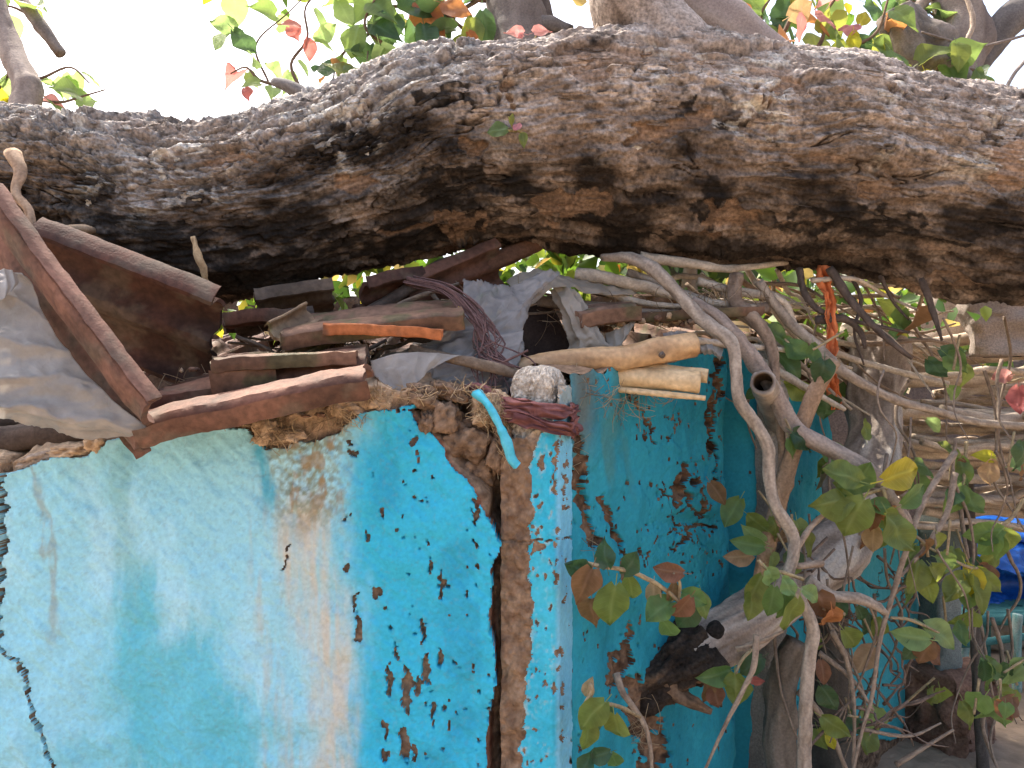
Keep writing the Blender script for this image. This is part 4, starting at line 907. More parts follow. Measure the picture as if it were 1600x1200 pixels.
near_branch(b_right, [([(1500, 110), (1525, 110), (1540, 130)], 2.3, 3, 4, 44, {'green': 3, 'dark': 1}), ([(1490, 60), (1465, 30), (1440, 10)], 2.4, 3, 4, 48, {'dark': 3, 'green': 2}), ([(1490, 20), (1420, 0), (1380, -20)], 2.4, 3, 5, 50, {'dark': 2, 'green': 3})])
for px, py, d, s, cc, an, k in [(1252, 42, 2.1, 40, 'red', -80, 1), (1290, 25, 2.1, 38, 'pink', -30, 0), (1330, 40, 2.12, 30, 'pink', 160, 1), (1408, 105, 2.12, 62, 'green', -60, 1), (1250, 15, 2.15, 40, 'tan', 30, 1), (1348, 28, 2.15, 28, 'yellow', 60, 1), (1335, 65, 2.12, 30, 'yellow', -80, 2), (1345, 75, 2.2, 50, 'dark', -60, 2), (1160, 20, 2.3, 45, 'orange', -70, 2), (1498, 85, 2.12, 44, 'olive', -90, 2), (1530, 125, 2.15, 38, 'green', -80, 2), (1480, 22, 2.4, 44, 'dark', 30, 1), (1230, 20, 2.3, 60, 'dark', -100, 2), (1280, 75, 2.3, 60, 'olive', -70, 1), (1310, 90, 2.3, 50, 'olive', -110, 1), (1210, 55, 2.3, 46, 'green', -80, 1), (1380, 60, 2.35, 46, 'dark', -90, 1), (1300, 5, 2.35, 50, 'green', -60, 1), (1375, 15, 2.35, 55, 'dark', -20, 1), (1180, 5, 2.35, 45, 'green', -60, 1), (1105, 10, 2.35, 30, 'pale', 200, 1), (915, 55, 2.3, 30, 'pale', 20, 1), (1450, 130, 2.2, 40, 'yellow', -60, 2)]:
    leaf_at(px, py, d, s, cc, b_smooth if px < 1400 else b_stump, an, k)
# two little shoots sprouting from the bark
def shoot(stems, lv, seed):
    it = [ptube(p, [2.2, 1.8, 1.2], None, segs=6, step=.006, bump=.05, pal=((.20, .16, .06), (.40, .34, .14)), seed=seed + i) for i, p in enumerate(stems)]
    V, F, c = join(it); t = part('shoot', V, F, c, MAT['wood'], TREE)
    for px, py, d, s, cc, an, k in lv: leaf_at(px, py, d, s, cc, t, an, k, (R.uniform(-.2, .2), -1, .35))
shoot([[(827, 120, 1.93), (825, 95, 1.92), (820, 78, 1.92), ], [(822, 82, 1.92), (816, 64, 1.92), (812, 54, 1.92)], [(823, 85, 1.92), (832, 66, 1.92), (838, 56, 1.92)]], [(804, 50, 1.92, 30, 'pink', 172, 0), (848, 48, 1.92, 32, 'pink', 20, 0), (812, 53, 1.91, 18, 'pink', -60, 1)], 760)
shoot([[(806, 205, 1.775), (800, 196, 1.755), (794, 182, 1.745)], [(806, 205, 1.775), (795, 204, 1.755), (786, 204, 1.745)], [(808, 204, 1.775), (816, 208, 1.755), (822, 212, 1.745)]], [(778, 204, 1.74, 32, 'green', 185, 1), (808, 197, 1.745, 18, 'pink', 60, 1), (817, 217, 1.745, 24, 'olive', -85, 2), (800, 186, 1.745, 16, 'olive', 80, 2)], 770)
# dead wood sticking out of the trunk at the left
branch([(20, 240, 1.66), (32, 268, 1.63), (24, 300, 1.61), (45, 330, 1.59), (50, 375, 1.58), (46, 408, 1.58)], [12, 9, 7, 7, 6, 6], seed=780, segs=12, knots=4, pal=((.22, .14, .09), (.45, .32, .22)), name='dead_branch')
branch([(22, 303, 1.61), (8, 315, 1.58), (-20, 335, 1.54)], [4, 5, 5], seed=781, segs=8, pal=((.22, .14, .09), (.45, .32, .22)), name='dead_branch')
branch([(5, 368, 1.60), (40, 355, 1.60), (95, 357, 1.61), (128, 358, 1.64), (145, 360, 1.72)], [4, 5, 5, 8, 5], seed=782, segs=10, pal=((.20, .14, .09), (.42, .31, .21)), name='dead_branch')
branch([(58, 390, 1.60), (85, 378, 1.62), (110, 367, 1.70)], [3, 5, 5], seed=783, segs=8, pal=((.16, .13, .10), (.30, .25, .20)), name='dead_branch')
branch([(302, 370, 1.70), (308, 395, 1.695), (316, 415, 1.695), (323, 446, 1.71)], [3.5, 5, 6, 3], seed=784, segs=10, knots=6, pal=((.30, .20, .11), (.52, .38, .22)), name='dead_branch', step=.005, bump=.3)
# ------------------------------------------------------------------ clay roof tiles (each one a thing)
PROFILE = [(-.5, .006), (-.475, .038), (-.462, .042), (-.42, .042), (-.405, .012), (-.36, .0), (-.16, -.002), (-.11, .012), (-.07, .030), (.0, .034), (.06, .028), (.11, .008), (.20, -.002), (.36, .0), (.405, .012), (.42, .038), (.47, .038), (.50, .006)]
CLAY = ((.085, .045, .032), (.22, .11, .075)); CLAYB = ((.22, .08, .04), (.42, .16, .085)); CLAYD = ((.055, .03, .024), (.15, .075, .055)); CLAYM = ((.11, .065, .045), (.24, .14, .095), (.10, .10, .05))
def tile_geo(a, b, wdir, width=.24, thick=.012, pal=CLAY, seed=0, cut=None, lip=True, hs=1.0, prof=PROFILE):
    """clay tile: a->b is its length, wdir the direction across it (upper face = length x across)"""
    a, b = np.array(a, float), np.array(b, float); ln = b - a; L = np.linalg.norm(ln); ey = ln / L
    ex = np.array(wdir, float); ex -= ey * ex.dot(ey); ex /= np.linalg.norm(ex); ez = np.cross(ex, ey)
    # densify the profile
    px = np.array([p[0] for p in prof]); pz = np.array([p[1] for p in prof]) * hs
    tt = np.linspace(0, 1, 46); cu = np.concatenate([[0], np.cumsum(np.hypot(np.diff(px * width), np.diff(pz)))]); cu /= cu[-1]
    x = np.interp(tt, cu, px) * width; z = np.interp(tt, cu, pz)
    n = 40; y = np.linspace(0, L, n)
    X, Y = np.meshgrid(x, y, indexing='ij'); Z = np.repeat(z[:, None], n, 1)
    if lip: Z = Z + .004 * np.exp(-((Y - .012) / .02) ** 2) + .003 * np.exp(-((Y - L + .012) / .02) ** 2)
    Z = Z + .0022 * fbm(X * 12 + seed, Y * 12, 0, 3, 800 + seed) + .0012 * fbm(X * 60 + seed, Y * 60, 0, 3, 801 + seed)
    ends = .006 * fbm(X * 40 + seed, 0 * Y, 1, 3, 802 + seed)
    Y2 = Y + ends * (1 - 2 * Y / L)
    if cut is not None: Y2 = np.minimum(Y2, (cut + .10 * fbm(X * 18 + seed, 0 * Y, 3, 4, 803 + seed)) * L)
    top = a + ex * X[..., None] + ey * Y2[..., None] + ez * Z[..., None]
    bot = top - ez * thick
    m = 46; k = m * n
    V = np.concatenate([top.reshape(-1, 3), bot.reshape(-1, 3)])
    F1 = grid_f(m, n)
    bd = np.array(list(range(n)) + [i * n + n - 1 for i in range(1, m)] + [(m - 1) * n + i for i in range(n - 2, -1, -1)] + [i * n for i in range(m - 2, 0, -1)]); nb = np.roll(bd, -1)
    F = np.concatenate([F1[:, ::-1], F1 + k, np.stack([bd, nb, nb + k, bd + k], 1)])
    nn = fbm(V[:, 0] * 9 + seed, V[:, 1] * 9, V[:, 2] * 9, 4, 805 + seed)
    c = mixc(pal[0], pal[1], np.clip(.5 + .8 * nn, 0, 1))
    c = mixc(c, pal[2] if len(pal) > 2 else (.13, .10, .075), .7 * sst(.1, .6, fbm(V[:, 0] * 20 + seed, V[:, 1] * 20, V[:, 2] * 20, 4, 806 + seed)))
    return V, F, c * np.float32([.84, .82, .80])
def tile(a, b, wdir, label, group=None, name='roof_tile', **k):
    V, F, c = tile_geo(a, b, wdir, **k)
    o = solo(name, V, F, c, MAT['clay'], label, 'roof tile', group)
    o.data.set_sharp_from_angle(angle=math.radians(32))
    return o
tile(P(240, 636, 1.43), P(574, 566, 1.47), (.12, 1, .40), 'brown roof tile with a curled rim resting on top of the cyan wall', seed=1, pal=CLAY, hs=.8, width=.25).location.z -= .0
tile(P(66, 430, 1.62), P(338, 532, 1.66), (-.02, .62, -.8), 'large dark roof tile tilted up on edge beside the sloping tile rim', seed=2, pal=((.04, .022, .017), (.12, .055, .038)), width=.30)
tile(P(225, 672, 1.33), P(-12, 352, 1.40), (-.75, .9, -.35), 'rust red roof tile seen edge-on, sloping steeply at the left of the roof', seed=3, pal=((.13, .07, .05), (.25, .13, .095)), width=.22, hs=.5)
tile(P(452, 512, 1.66), P(718, 482, 1.70), (.10, 1, .30), 'brown roof tile with a mossy broken corner above the orange shard', seed=4, pal=CLAYM, width=.24, hs=.6)
tile(P(512, 514, 1.58), P(692, 522, 1.60), (.05, 1, .10), 'bright orange broken tile shard with fresh fracture lying on plastic', seed=5, pal=((.34, .11, .04), (.55, .20, .08)), width=.07, hs=.22, thick=.014, cut=.95)
tile(P(438, 540, 1.58), P(500, 505, 1.66), (.85, .5, -.1), 'mossy pale tile fragment leaning against the tile above the orange shard', seed=6, pal=((.18, .12, .08), (.32, .24, .15), (.14, .15, .06)), width=.11, hs=.5)
tile(P(345, 566, 1.50), P(560, 556, 1.54), (.05, 1, .05), 'thin brown tile lying flat behind the curled rim tile', seed=7, pal=CLAYM, width=.16, hs=.4)
tile(P(330, 570, 1.47), P(432, 562, 1.50), (.3, 1, .3), 'small curled brown tile piece at the corner of the dark upright tile', seed=8, pal=CLAYM, width=.10, hs=1.2)
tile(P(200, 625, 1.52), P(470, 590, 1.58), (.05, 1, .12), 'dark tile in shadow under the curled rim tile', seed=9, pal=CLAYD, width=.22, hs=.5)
tile(P(895, 490, 1.86), P(1000, 478, 1.90), (.1, 1, .2), 'short chipped brown tile under the vine stems right of the torn sheet', seed=10, pal=CLAYM, width=.14, hs=.7, cut=.9)
tile(P(930, 500, 1.97), P(1170, 488, 2.0), (.1, 1, .05), 'long dusty brown tile lying under the pale branches', seed=11, pal=CLAYM, width=.18, hs=.35)
tile(P(640, 470, 1.95), P(778, 408, 2.05), (.2, .8, -.5), 'dark red tile tilted up under the trunk in front of the leaves', seed=12, pal=((.08, .045, .034), (.18, .09, .065)), width=.16, hs=.5)
tile(P(560, 470, 1.9), P(660, 450, 2.0), (.2, .9, -.2), 'dark broken tile under the trunk beside the orange and yellow leaves', seed=13, pal=CLAYD, width=.2, cut=.9, hs=.5)
tile(P(350, 500, 1.75), P(460, 495, 1.8), (.1, 1, .0), 'dark tile poking out between the upright tile and the mossy tile', seed=14, pal=CLAYD, width=.22, hs=.5)
tile(P(400, 480, 1.90), P(520, 462, 1.96), (.2, 1, -.2), 'grey brown tile leaning in the gap under the trunk', seed=15, pal=((.10, .075, .06), (.2, .15, .115)), width=.2, hs=.5)
# courses of tiles still on the roof behind, in the trunk's shadow
gi = 0
for row in range(4):
    for colm in range(7):
        x = -1.25 + colm * .235 + (row % 2) * .05; y = 1.74 + row * .30; z = 1.46 + row * .055
        if row == 0 and 1 <= colm <= 2: continue
        a = Vector((x, y, z + R.uniform(-.02, .02))); b = a + Vector((R.uniform(-.04, .04), .38, .07 + R.uniform(-.02, .03)))
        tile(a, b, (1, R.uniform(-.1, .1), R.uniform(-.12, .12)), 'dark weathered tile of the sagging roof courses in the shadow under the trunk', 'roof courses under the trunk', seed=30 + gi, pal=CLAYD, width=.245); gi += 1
for row in range(3):
    for colm in range(5):
        x = .28 + colm * .235; y = 2.05 + row * .30 + colm * .12; z = 1.60 + row * .03
        a = Vector((x, y, z + R.uniform(-.02, .02))); b = a + Vector((-.12 + R.uniform(-.04, .04), .36, .05 + R.uniform(-.02, .03)))
        tile(a, b, (1, .3, R.uniform(-.12, .12)), 'dusty tile buried under sticks behind the shaded wall top', 'tiles behind the shaded wall', seed=70 + gi, pal=CLAYM, width=.245); gi += 1

# ------------------------------------------------------------------ polythene sheets
def sheet(rows, label, mat, seed, name='plastic_sheet', n=90, wr=.010, tear=.0, folds=((1, 0, 14, .004),), thick=.0012, conv=0):
    """rows: grid of (px,py,d) control points; bicubic surface + wrinkles"""
    G = np.array([[list(P(*q)) for q in r] for r in rows])
    def res(A, m):
        out = []
        for r in A:
            q = spline(r, .004); s = np.concatenate([[0], np.cumsum(np.linalg.norm(np.diff(q, axis=0), axis=1))]); t = np.linspace(0, s[-1], m)
            out.append(np.stack([np.interp(t, s, q[:, i]) for i in range(3)], 1))
        return np.array(out)
    A = res(G, n); A = res(A.transpose(1, 0, 2), n)       # [col][row]
    du = np.gradient(A, axis=0); dv = np.gradient(A, axis=1); N = np.cross(du, dv); N /= np.linalg.norm(N, axis=2)[..., None] + 1e-9
    u = np.linspace(0, 1, n)[:, None]; v = np.linspace(0, 1, n)[None]
    X, Y, Z = A[..., 0], A[..., 1], A[..., 2]
    w = fbm(X * 9, Y * 9, Z * 9, 4, seed); w2 = 1 - np.abs(fbm(X * 16 + w * .6, Y * 16, Z * 16 + w, 3, seed + 3)) * 1.6
    h = wr * w + wr * .5 * w2
    for fu, fv, k, amp in folds: h = h + amp * (1 - conv * u) * np.abs(np.sin((fu * u + fv * v) * k + 1.6 * w)) ** .7
    V = A + N * h[..., None]
    F = grid_f(n, n)
    if tear:
        ed = np.minimum(np.minimum(u, 1 - u), np.minimum(v, 1 - v)) + 0 * u
        keepv = (ed - tear * (.5 + .7 * fbm(u * 9 + seed, v * 9, 0, 4, seed + 9))) > -.001
        F = F[keepv.reshape(-1)[F].all(1)]
    Vf, F, _ = compact(V.reshape(-1, 3), F)
    o = solo(name, Vf, F, None, MAT[mat], label, 'plastic sheet')
    m = o.modifiers.new('thickness', 'SOLIDIFY'); m.thickness = thick
    return o
sheet([[(-120, 400, 1.34), (-40, 415, 1.34), (20, 425, 1.335), (30, 430, 1.33)], [(-140, 500, 1.27), (-30, 490, 1.29), (50, 510, 1.31), (90, 520, 1.33)], [(-150, 600, 1.22), (-20, 590, 1.25), (90, 600, 1.29), (165, 612, 1.32)], [(-150, 660, 1.24), (0, 655, 1.25), (120, 668, 1.29), (228, 668, 1.325)], [(-150, 680, 1.32), (10, 668, 1.32), (130, 690, 1.33), (200, 688, 1.335)]],
      'milky white polythene sheet hanging in folds at the left under the edge-on tile', 'film_white', 900, folds=((-.25, 1.0, 15, .030), (.1, 1.0, 31, .007)), wr=.004, conv=.75)
sheet([[(-40, 420, 1.30), (10, 418, 1.31), (28, 424, 1.32)], [(-40, 440, 1.28), (5, 445, 1.29), (30, 440, 1.31)], [(-50, 470, 1.27), (0, 468, 1.28), (22, 452, 1.30)]], 'small silvery crumpled scrap of plastic at the far left', 'film_white', 905, n=40, wr=.006)
sheet([[(722, 432, 1.80), (780, 436, 1.80), (850, 418, 1.82), (880, 425, 1.84)], [(710, 490, 1.72), (770, 495, 1.72), (825, 470, 1.76), (838, 470, 1.78)], [(640, 545, 1.66), (720, 540, 1.66), (795, 530, 1.69), (822, 520, 1.72)], [(600, 560, 1.62), (690, 565, 1.61), (790, 570, 1.64), (820, 560, 1.68)], [(650, 640, 1.62), (720, 620, 1.61), (775, 650, 1.62), (790, 660, 1.64)]],
      'grey dusty polythene sheet draped behind the concrete post', 'film_grey', 910, tear=.03, folds=((1, .6, 10, .008), (.3, 1, 19, .003)), wr=.012)
sheet([[(578, 562, 1.54), (640, 550, 1.55), (722, 555, 1.58)], [(585, 585, 1.53), (650, 575, 1.54), (700, 562, 1.57)], [(615, 612, 1.52), (650, 598, 1.53), (680, 572, 1.56)]], 'pale wet flap of polythene between the curled tile and the batten', 'film_white', 915, n=50, wr=.006)
sheet([[(590, 548, 1.66), (660, 535, 1.65), (740, 520, 1.66), (822, 512, 1.70)], [(600, 575, 1.63), (670, 568, 1.61), (740, 560, 1.62), (815, 560, 1.66)], [(630, 610, 1.61), (690, 600, 1.59), (750, 605, 1.60), (800, 610, 1.63)], [(650, 645, 1.62), (700, 640, 1.60), (760, 650, 1.60), (792, 660, 1.62)]], 'grey creased polythene hanging under the orange shard down to the straw', 'film_grey', 912, tear=.02, folds=((1, .5, 12, .007), (.4, 1, 23, .003)), wr=.008)
sheet([[(850, 445, 1.88), (880, 440, 1.86), (905, 450, 1.86)], [(870, 490, 1.84), (895, 485, 1.81), (930, 500, 1.82)], [(885, 540, 1.83), (920, 535, 1.79), (952, 540, 1.81)], [(862, 555, 1.84), (900, 556, 1.81), (945, 548, 1.82)]], 'torn tan flap of dirty plastic hanging left of the chipped tile', 'film_tan', 920, tear=.04, n=70, folds=((1, .1, 9, .008),))
sheet([[(945, 520, 1.85), (970, 512, 1.84), (1000, 490, 1.85)], [(948, 540, 1.83), (975, 528, 1.82), (992, 505, 1.84)], [(950, 548, 1.82), (970, 542, 1.82), (985, 520, 1.84)]], 'pale strip of torn plastic curling up at the right of the tan flap', 'film_tan', 925, n=40, wr=.005)
sheet([[(790, 440, 1.92), (850, 418, 1.93), (930, 440, 1.96), (1000, 450, 2.0)], [(800, 450, 1.88), (860, 430, 1.88), (930, 452, 1.92), (990, 460, 1.96)], [(830, 470, 1.84), (870, 446, 1.85), (920, 458, 1.9), (960, 462, 1.94)]], 'crumpled tan plastic ridge lying over the roof under the trunk', 'film_tan', 930, n=60, wr=.012)
sheet([[(235, 665, 1.465), (300, 640, 1.48), (380, 632, 1.49), (470, 622, 1.50)], [(240, 672, 1.455), (310, 652, 1.47), (390, 644, 1.48), (478, 632, 1.49)], [(250, 676, 1.46), (320, 662, 1.475), (400, 650, 1.485), (480, 640, 1.50)]], 'thin grey strip of plastic squeezed under the curled rim tile', 'film_grey', 935, n=60, wr=.005)
sheet([[(1035, 520, 1.84), (1062, 514, 1.83), (1092, 520, 1.84)], [(1042, 540, 1.83), (1068, 535, 1.80), (1085, 540, 1.82)], [(1050, 552, 1.84), (1072, 555, 1.81), (1092, 548, 1.83)]], 'crumpled mauve grey plastic scrap at the thick end of the bamboo beam', 'film_grey', 940, n=40, wr=.006)
sheet([[(1090, 535, 1.86), (1110, 532, 1.86), (1130, 545, 1.88)], [(1095, 548, 1.85), (1112, 545, 1.84), (1126, 556, 1.86)]] + [[(1100, 556, 1.86), (1115, 555, 1.85), (1124, 562, 1.87)]], 'white scrap of plastic on the top edge of the shaded wall', 'film_white', 945, n=30, wr=.004)

# ------------------------------------------------------------------ bamboo and battens
BAM = ((.30, .17, .08), (.52, .34, .18)); BAML = ((.42, .28, .14), (.68, .50, .29)); DARKW = ((.05, .035, .028), (.13, .095, .075))
V, F, c = ptube([(800, 580, 1.70), (880, 566, 1.70), (980, 558, 1.71), (1045, 546, 1.72), (1085, 538, 1.73)], [18, 19, 19, 21, 20], segs=24, step=.008, bump=.06, pal=BAM, seed=950, knots=3, ring=.14)
bb = thing('bamboo_beam', P(940, 580, 1.70), 'thick brown bamboo beam lying behind the top of the concrete post', 'bamboo'); part('culm', V, F, c, MAT['bamboo'], bb)
V, F, c = ptube([(1036, 556, 1.672), (1033, 553, 1.678)], 5, segs=10, step=.003, pal=DARKW, seed=951); part('knot_hole', V, F, c, MAT['bamboo'], bb)
def culm(path, r, label, seed, pal=BAML, segs=22, hollow=True, ring=.16, group=None, half=False, name='split_bamboo'):
    """hollow cane: outer wall, inner wall and cut rim at the far end"""
    root = thing(name, P(*path[0][:3]), label, 'bamboo', group)
    Vo, Fo, co = ptube(path, r, segs=segs, step=.008, bump=.05, pal=pal, seed=seed, caps=False, ring=ring)
    Vi, Fi, ci = ptube(path, [x * .72 for x in r], segs=segs, step=.008, bump=.05, pal=((.05, .03, .018), (.12, .08, .045)), seed=seed, caps=False)
    n = len(Vo) // segs; Fo, Fi = Fo[0], Fi[0][:, ::-1]
    a = np.arange(segs); b = (a + 1) % segs; o = len(Vo); L = (n - 1) * segs
    rim = np.concatenate([np.stack([L + a, L + b, o + L + b, o + L + a], 1), np.stack([b, a, o + a, o + b], 1)])
    F = np.concatenate([Fo, Fi + o, rim])
    if half:
        keep = np.array([(f % segs if f < o else (f - o) % segs) in range(0, segs // 2 + 3) for f in range(2 * o)])
        F = F[keep[F].all(1)]
    V, F, c = compact(np.concatenate([Vo, Vi]), F, np.concatenate([co, ci]))
    part('cane', V, F, c, MAT['bamboo'], root); return root
culm([(925, 592, 1.74), (1000, 590, 1.72), (1060, 595, 1.70), (1094, 598, 1.69)], [16, 17, 17, 17], 'pale split bamboo with cut hollow end against the shaded wall', 960)
culm([(930, 578, 1.75), (1010, 578, 1.73), (1070, 584, 1.715), (1106, 588, 1.70)], [10, 11, 11, 11], 'straw coloured bamboo lying on top of the split bamboo', 961)
culm([(920, 604, 1.73), (1000, 612, 1.70), (1060, 618, 1.685), (1102, 622, 1.68)], [4, 5, 5, 4], 'thin bamboo splinter under the split bamboo', 962, hollow=False, ring=0, segs=12)
culm([(1228, 690, 2.3), (1212, 645, 2.05), (1192, 597, 1.77)], [18, 19, 20], 'hollow grey bamboo pole whose round dark opening faces the viewer', 963, ((.20, .16, .13), (.40, .33, .27)), segs=28, name='bamboo_pole')
V, F, c = ptube([(640, 545, 1.60), (705, 560, 1.59), (760, 572, 1.585), (815, 586, 1.60)], [7, 8, 9, 8], segs=10, step=.01, bump=.08, pal=((.12, .085, .06), (.25, .185, .135)), seed=964, squash=.6)
solo('batten', V, F, c, MAT['wood'], 'thin dark wooden batten crossing the grey sheet to the post', 'batten')
for i, (p, r, lb) in enumerate([([(640, 470, 2.0), (700, 440, 2.02), (780, 405, 2.05), (840, 380, 2.1)], 14, 'dark red brown rafter rising under the trunk beside the leaves'), ([(840, 470, 1.95), (930, 480, 1.95), (1040, 492, 1.95), (1200, 480, 2.0)], 9, 'weathered flat batten under the vine stems at the wall top'),
                             ([(560, 500, 1.85), (640, 450, 1.92), (690, 415, 2.0), (760, 400, 2.05)], 10, 'dark curved pole in the gap under the trunk'), ([(-120, 690, 1.62), (0, 690, 1.6), (120, 672, 1.6), (260, 650, 1.6)], 22, 'dark wooden wall plate in shadow under the milky sheet'), ([(-140, 640, 1.75), (0, 655, 1.72), (200, 640, 1.7)], 18, 'dark pole deep under the milky sheet'),
                             ([(480, 600, 1.72), (620, 590, 1.72), (760, 600, 1.74), (820, 610, 1.76)], 16, 'dark pole in shadow behind the straw wall top'), ([(370, 520, 1.8), (430, 498, 1.82), (490, 490, 1.85)], 12, 'charred round pole end beside the mossy tile')]):
    V, F, c = ptube(p, r, segs=14, step=.012, bump=.12, pal=((.07, .04, .03), (.18, .10, .07)) if i == 0 else DARKW if i != 1 else ((.15, .11, .085), (.30, .24, .19)), seed=970 + i, knots=2)
    solo('rafter_pole', V, F, c, MAT['wood'], lb, 'pole')
# bundle of dark thread-like roots over the grey sheet
g = np.random.default_rng(5); it = []
for i in range(34):
    o = g.normal(size=2) * (5, 4); k = g.random()
    p = [(640 + o[0], 440 + o[1], 1.78), (700 + o[0], 455 + o[1], 1.70), (740 + o[0] * 1.6, 490 + o[1], 1.66), (762 + g.normal() * 14, 530 + g.normal() * 8, 1.63)]
    if k < .75: p += [(775 + g.normal() * 22, 570 + g.normal() * 10, 1.60), (785 + g.normal() * 30, 600 + g.normal() * 22, 1.59)]
    it.append(ptube(p, .9 + g.random(), segs=4, step=.02, bump=.1, pal=((.07, .04, .04), (.17, .10, .095)), seed=i, caps=False))
V, F, c = join(it); solo('root_bundle', V, F, c, MAT['wood'], 'bundle of thin dark purple roots trailing over the grey sheet', 'roots')

# dark panel added in place of shade behind the torn sheet, and the litter of crumbs, straw and dead leaves on the roof
V, F, c = ptube([(800, 452, 2.02), (835, 500, 1.98), (860, 556, 1.94), (880, 600, 1.92)], [36, 38, 38, 36], segs=24, step=.01, bump=.04, pal=((.035, .024, .02), (.075, .05, .04)), seed=990, squash=.25, up=(1, 0, 0))
solo('dark_panel', V, F, c, MAT['wood'], 'nearly black panel added to stand for shade inside the hole of the torn sheet', 'dark_panel')
V1 = straws([(640, 596, 70, 10, 1.66), (860, 596, 60, 10, 1.68), (960, 500, 90, 14, 1.92), (520, 540, 70, 14, 1.68), (300, 600, 60, 12, 1.56), (1100, 470, 90, 20, 1.95), (900, 610, 40, 14, 1.62), (780, 470, 50, 14, 1.85)], 260, L=(.03, .10), r=.0008, seed=17, pal=((.14, .095, .06), (.42, .31, .20)))
it = [V1]
g = np.random.default_rng(71)
for i in range(150):
    q = [(640, 596, 90, 8, 1.64), (860, 600, 50, 8, 1.66), (520, 545, 90, 10, 1.66), (380, 575, 100, 10, 1.56), (970, 498, 90, 10, 1.9), (1080, 500, 60, 12, 1.92), (450, 650, 70, 6, 1.53), (260, 655, 60, 6, 1.5)][g.integers(8)]
    it.append(clod(q[0] + g.normal() * q[2] * .5, q[1] + g.normal() * q[3] * .6, q[4] + g.normal() * .02, g.uniform(2, 8), g.uniform(2, 5), 300 + i, CLAYM[:2] if g.random() < .5 else SUNMUD if g.random() < .5 else DARKMUD, n=12))
V, F, c = join(it)
solo('roof_litter', V, F, c, MAT['mud'], 'crumbs of tile and mud with loose straw strewn over the roof', 'litter', kind='stuff')

g = np.random.default_rng(88)
for i in range(30):
    x0 = g.uniform(360, 830); y0 = 575 - (x0 - 360) * .17 + g.normal() * 26; a = g.normal() * .35 - .15; L = g.uniform(60, 190); d = g.uniform(1.72, 2.0)
    p = [(x0 + math.cos(a) * L * t + g.normal() * 5, y0 + math.sin(a) * L * t + g.normal() * 5, d + t * .08) for t in (-.5, -.2, .1, .5)]
    r0 = g.uniform(1.5, 4.5)
    V, F, c = ptube(p, [r0, r0, r0 * .9, r0 * .5], segs=8, step=.012, bump=.14, pal=((.09, .065, .05), (.26, .20, .15)), seed=2000 + i, knots=2)
    solo('roof_stick', V, F, c, MAT['wood'], 'dusty brown stick lying among the broken roof tiles', 'stick', 'sticks among the roof tiles')
# ------------------------------------------------------------------ stems, limbs and vines on the right
VINE = ((.20, .155, .12), (.42, .345, .275)); VINEB = ((.15, .10, .07), (.33, .245, .18)); DRYG = ((.30, .25, .20), (.58, .49, .39)); DARKV = ((.05, .04, .035), (.13, .10, .085))
def stem(name, path, r, label, cat, pal=VINE, seed=0, segs=12, knots=2, bump=.12, group=None, d=None, squash=1.0, mat='wood', step=.012):
    if hasattr(r, '__len__') and len(set(r)) == 1: r = [r[0] * lerp(1.15, .45, (i / (len(r) - 1)) ** 1.4) for i in range(len(r))]
    root = thing(name, P(*(path[-1] if len(path[-1]) > 2 else (*path[-1], d))), label, cat, group)
    V, F, c = ptube(path, r, d, segs=segs, step=step, bump=bump, pal=pal, seed=seed, knots=knots, squash=squash, rough=.07)
    st = part('stem', V, F, c, MAT[mat], root); return root, st
stem('hanging_vine', [(940, 402, 1.98), (985, 404, 1.92), (1030, 428, 1.86), (1068, 468, 1.82), (1105, 505, 1.78), (1142, 535, 1.74), (1150, 580, 1.72), (1155, 625, 1.71), (1180, 662, 1.71), (1200, 700, 1.71), (1202, 745, 1.71), (1212, 790, 1.70), (1238, 835, 1.70), (1240, 870, 1.69), (1232, 905, 1.69), (1255, 945, 1.69), (1270, 985, 1.69), (1262, 1050, 1.69), (1258, 1120, 1.69), (1256, 1220, 1.7), (1256, 1500, 1.7)],
     [5, 9, 11, 10, 11, 10, 9, 10, 9, 10, 9, 9, 10, 9, 10, 9, 10, 10, 10, 11, 12], 'long pale twisting vine stem falling from the trunk to the ground', 'vine', seed=1001, segs=16, knots=5)
stem('broken_branch', [(1080, 470, 1.90), (1120, 495, 1.88), (1165, 545, 1.86), (1205, 605, 1.85), (1240, 668, 1.84), (1290, 698, 1.82), (1345, 728, 1.80), (1375, 758, 1.80), (1402, 795, 1.79), (1424, 818, 1.79)], [8, 10, 12, 13, 13, 13, 14, 13, 10, 3], 'grey brown broken branch slanting down to the right to a pointed end', 'branch', ((.20, .15, .12), (.38, .30, .25)), 1002, 18, 6)
stem('climbing_vine', [(1150, 430, 1.98), (1150, 470, 1.95), (1180, 500, 1.92), (1205, 540, 1.90), (1212, 600, 1.89), (1218, 660, 1.89), (1222, 720, 1.9), (1212, 780, 1.9), (1200, 860, 1.9)], [11, 11, 11, 9, 7, 7, 6, 6, 6], 'brown vine stem rising behind the hollow bamboo pole', 'vine', VINEB, 1003, 14, 4)
stem('climbing_vine', [(1185, 440, 2.0), (1230, 500, 1.98), (1270, 535, 1.96), (1310, 575, 1.94), (1350, 600, 1.94), (1400, 625, 1.95), (1455, 640, 2.0), (1530, 660, 2.1), (1640, 668, 2.2)], [8, 8, 8, 8, 7, 7, 6, 6, 6], 'long grey vine crossing the orange cloth and running right', 'vine', VINE, 1004, 12, 5)
stem('wood_pole', [(1302, 563, 1.86), (1275, 610, 1.86), (1255, 660, 1.87), (1232, 730, 1.88), (1200, 850, 1.9), (1180, 960, 1.92)], [13, 13, 13, 13, 13, 12], 'straight brown wooden pole leaning behind the broken branch', 'pole', ((.22, .14, .09), (.40, .28, .19)), 1005, 14, 1, .05, squash=.7)
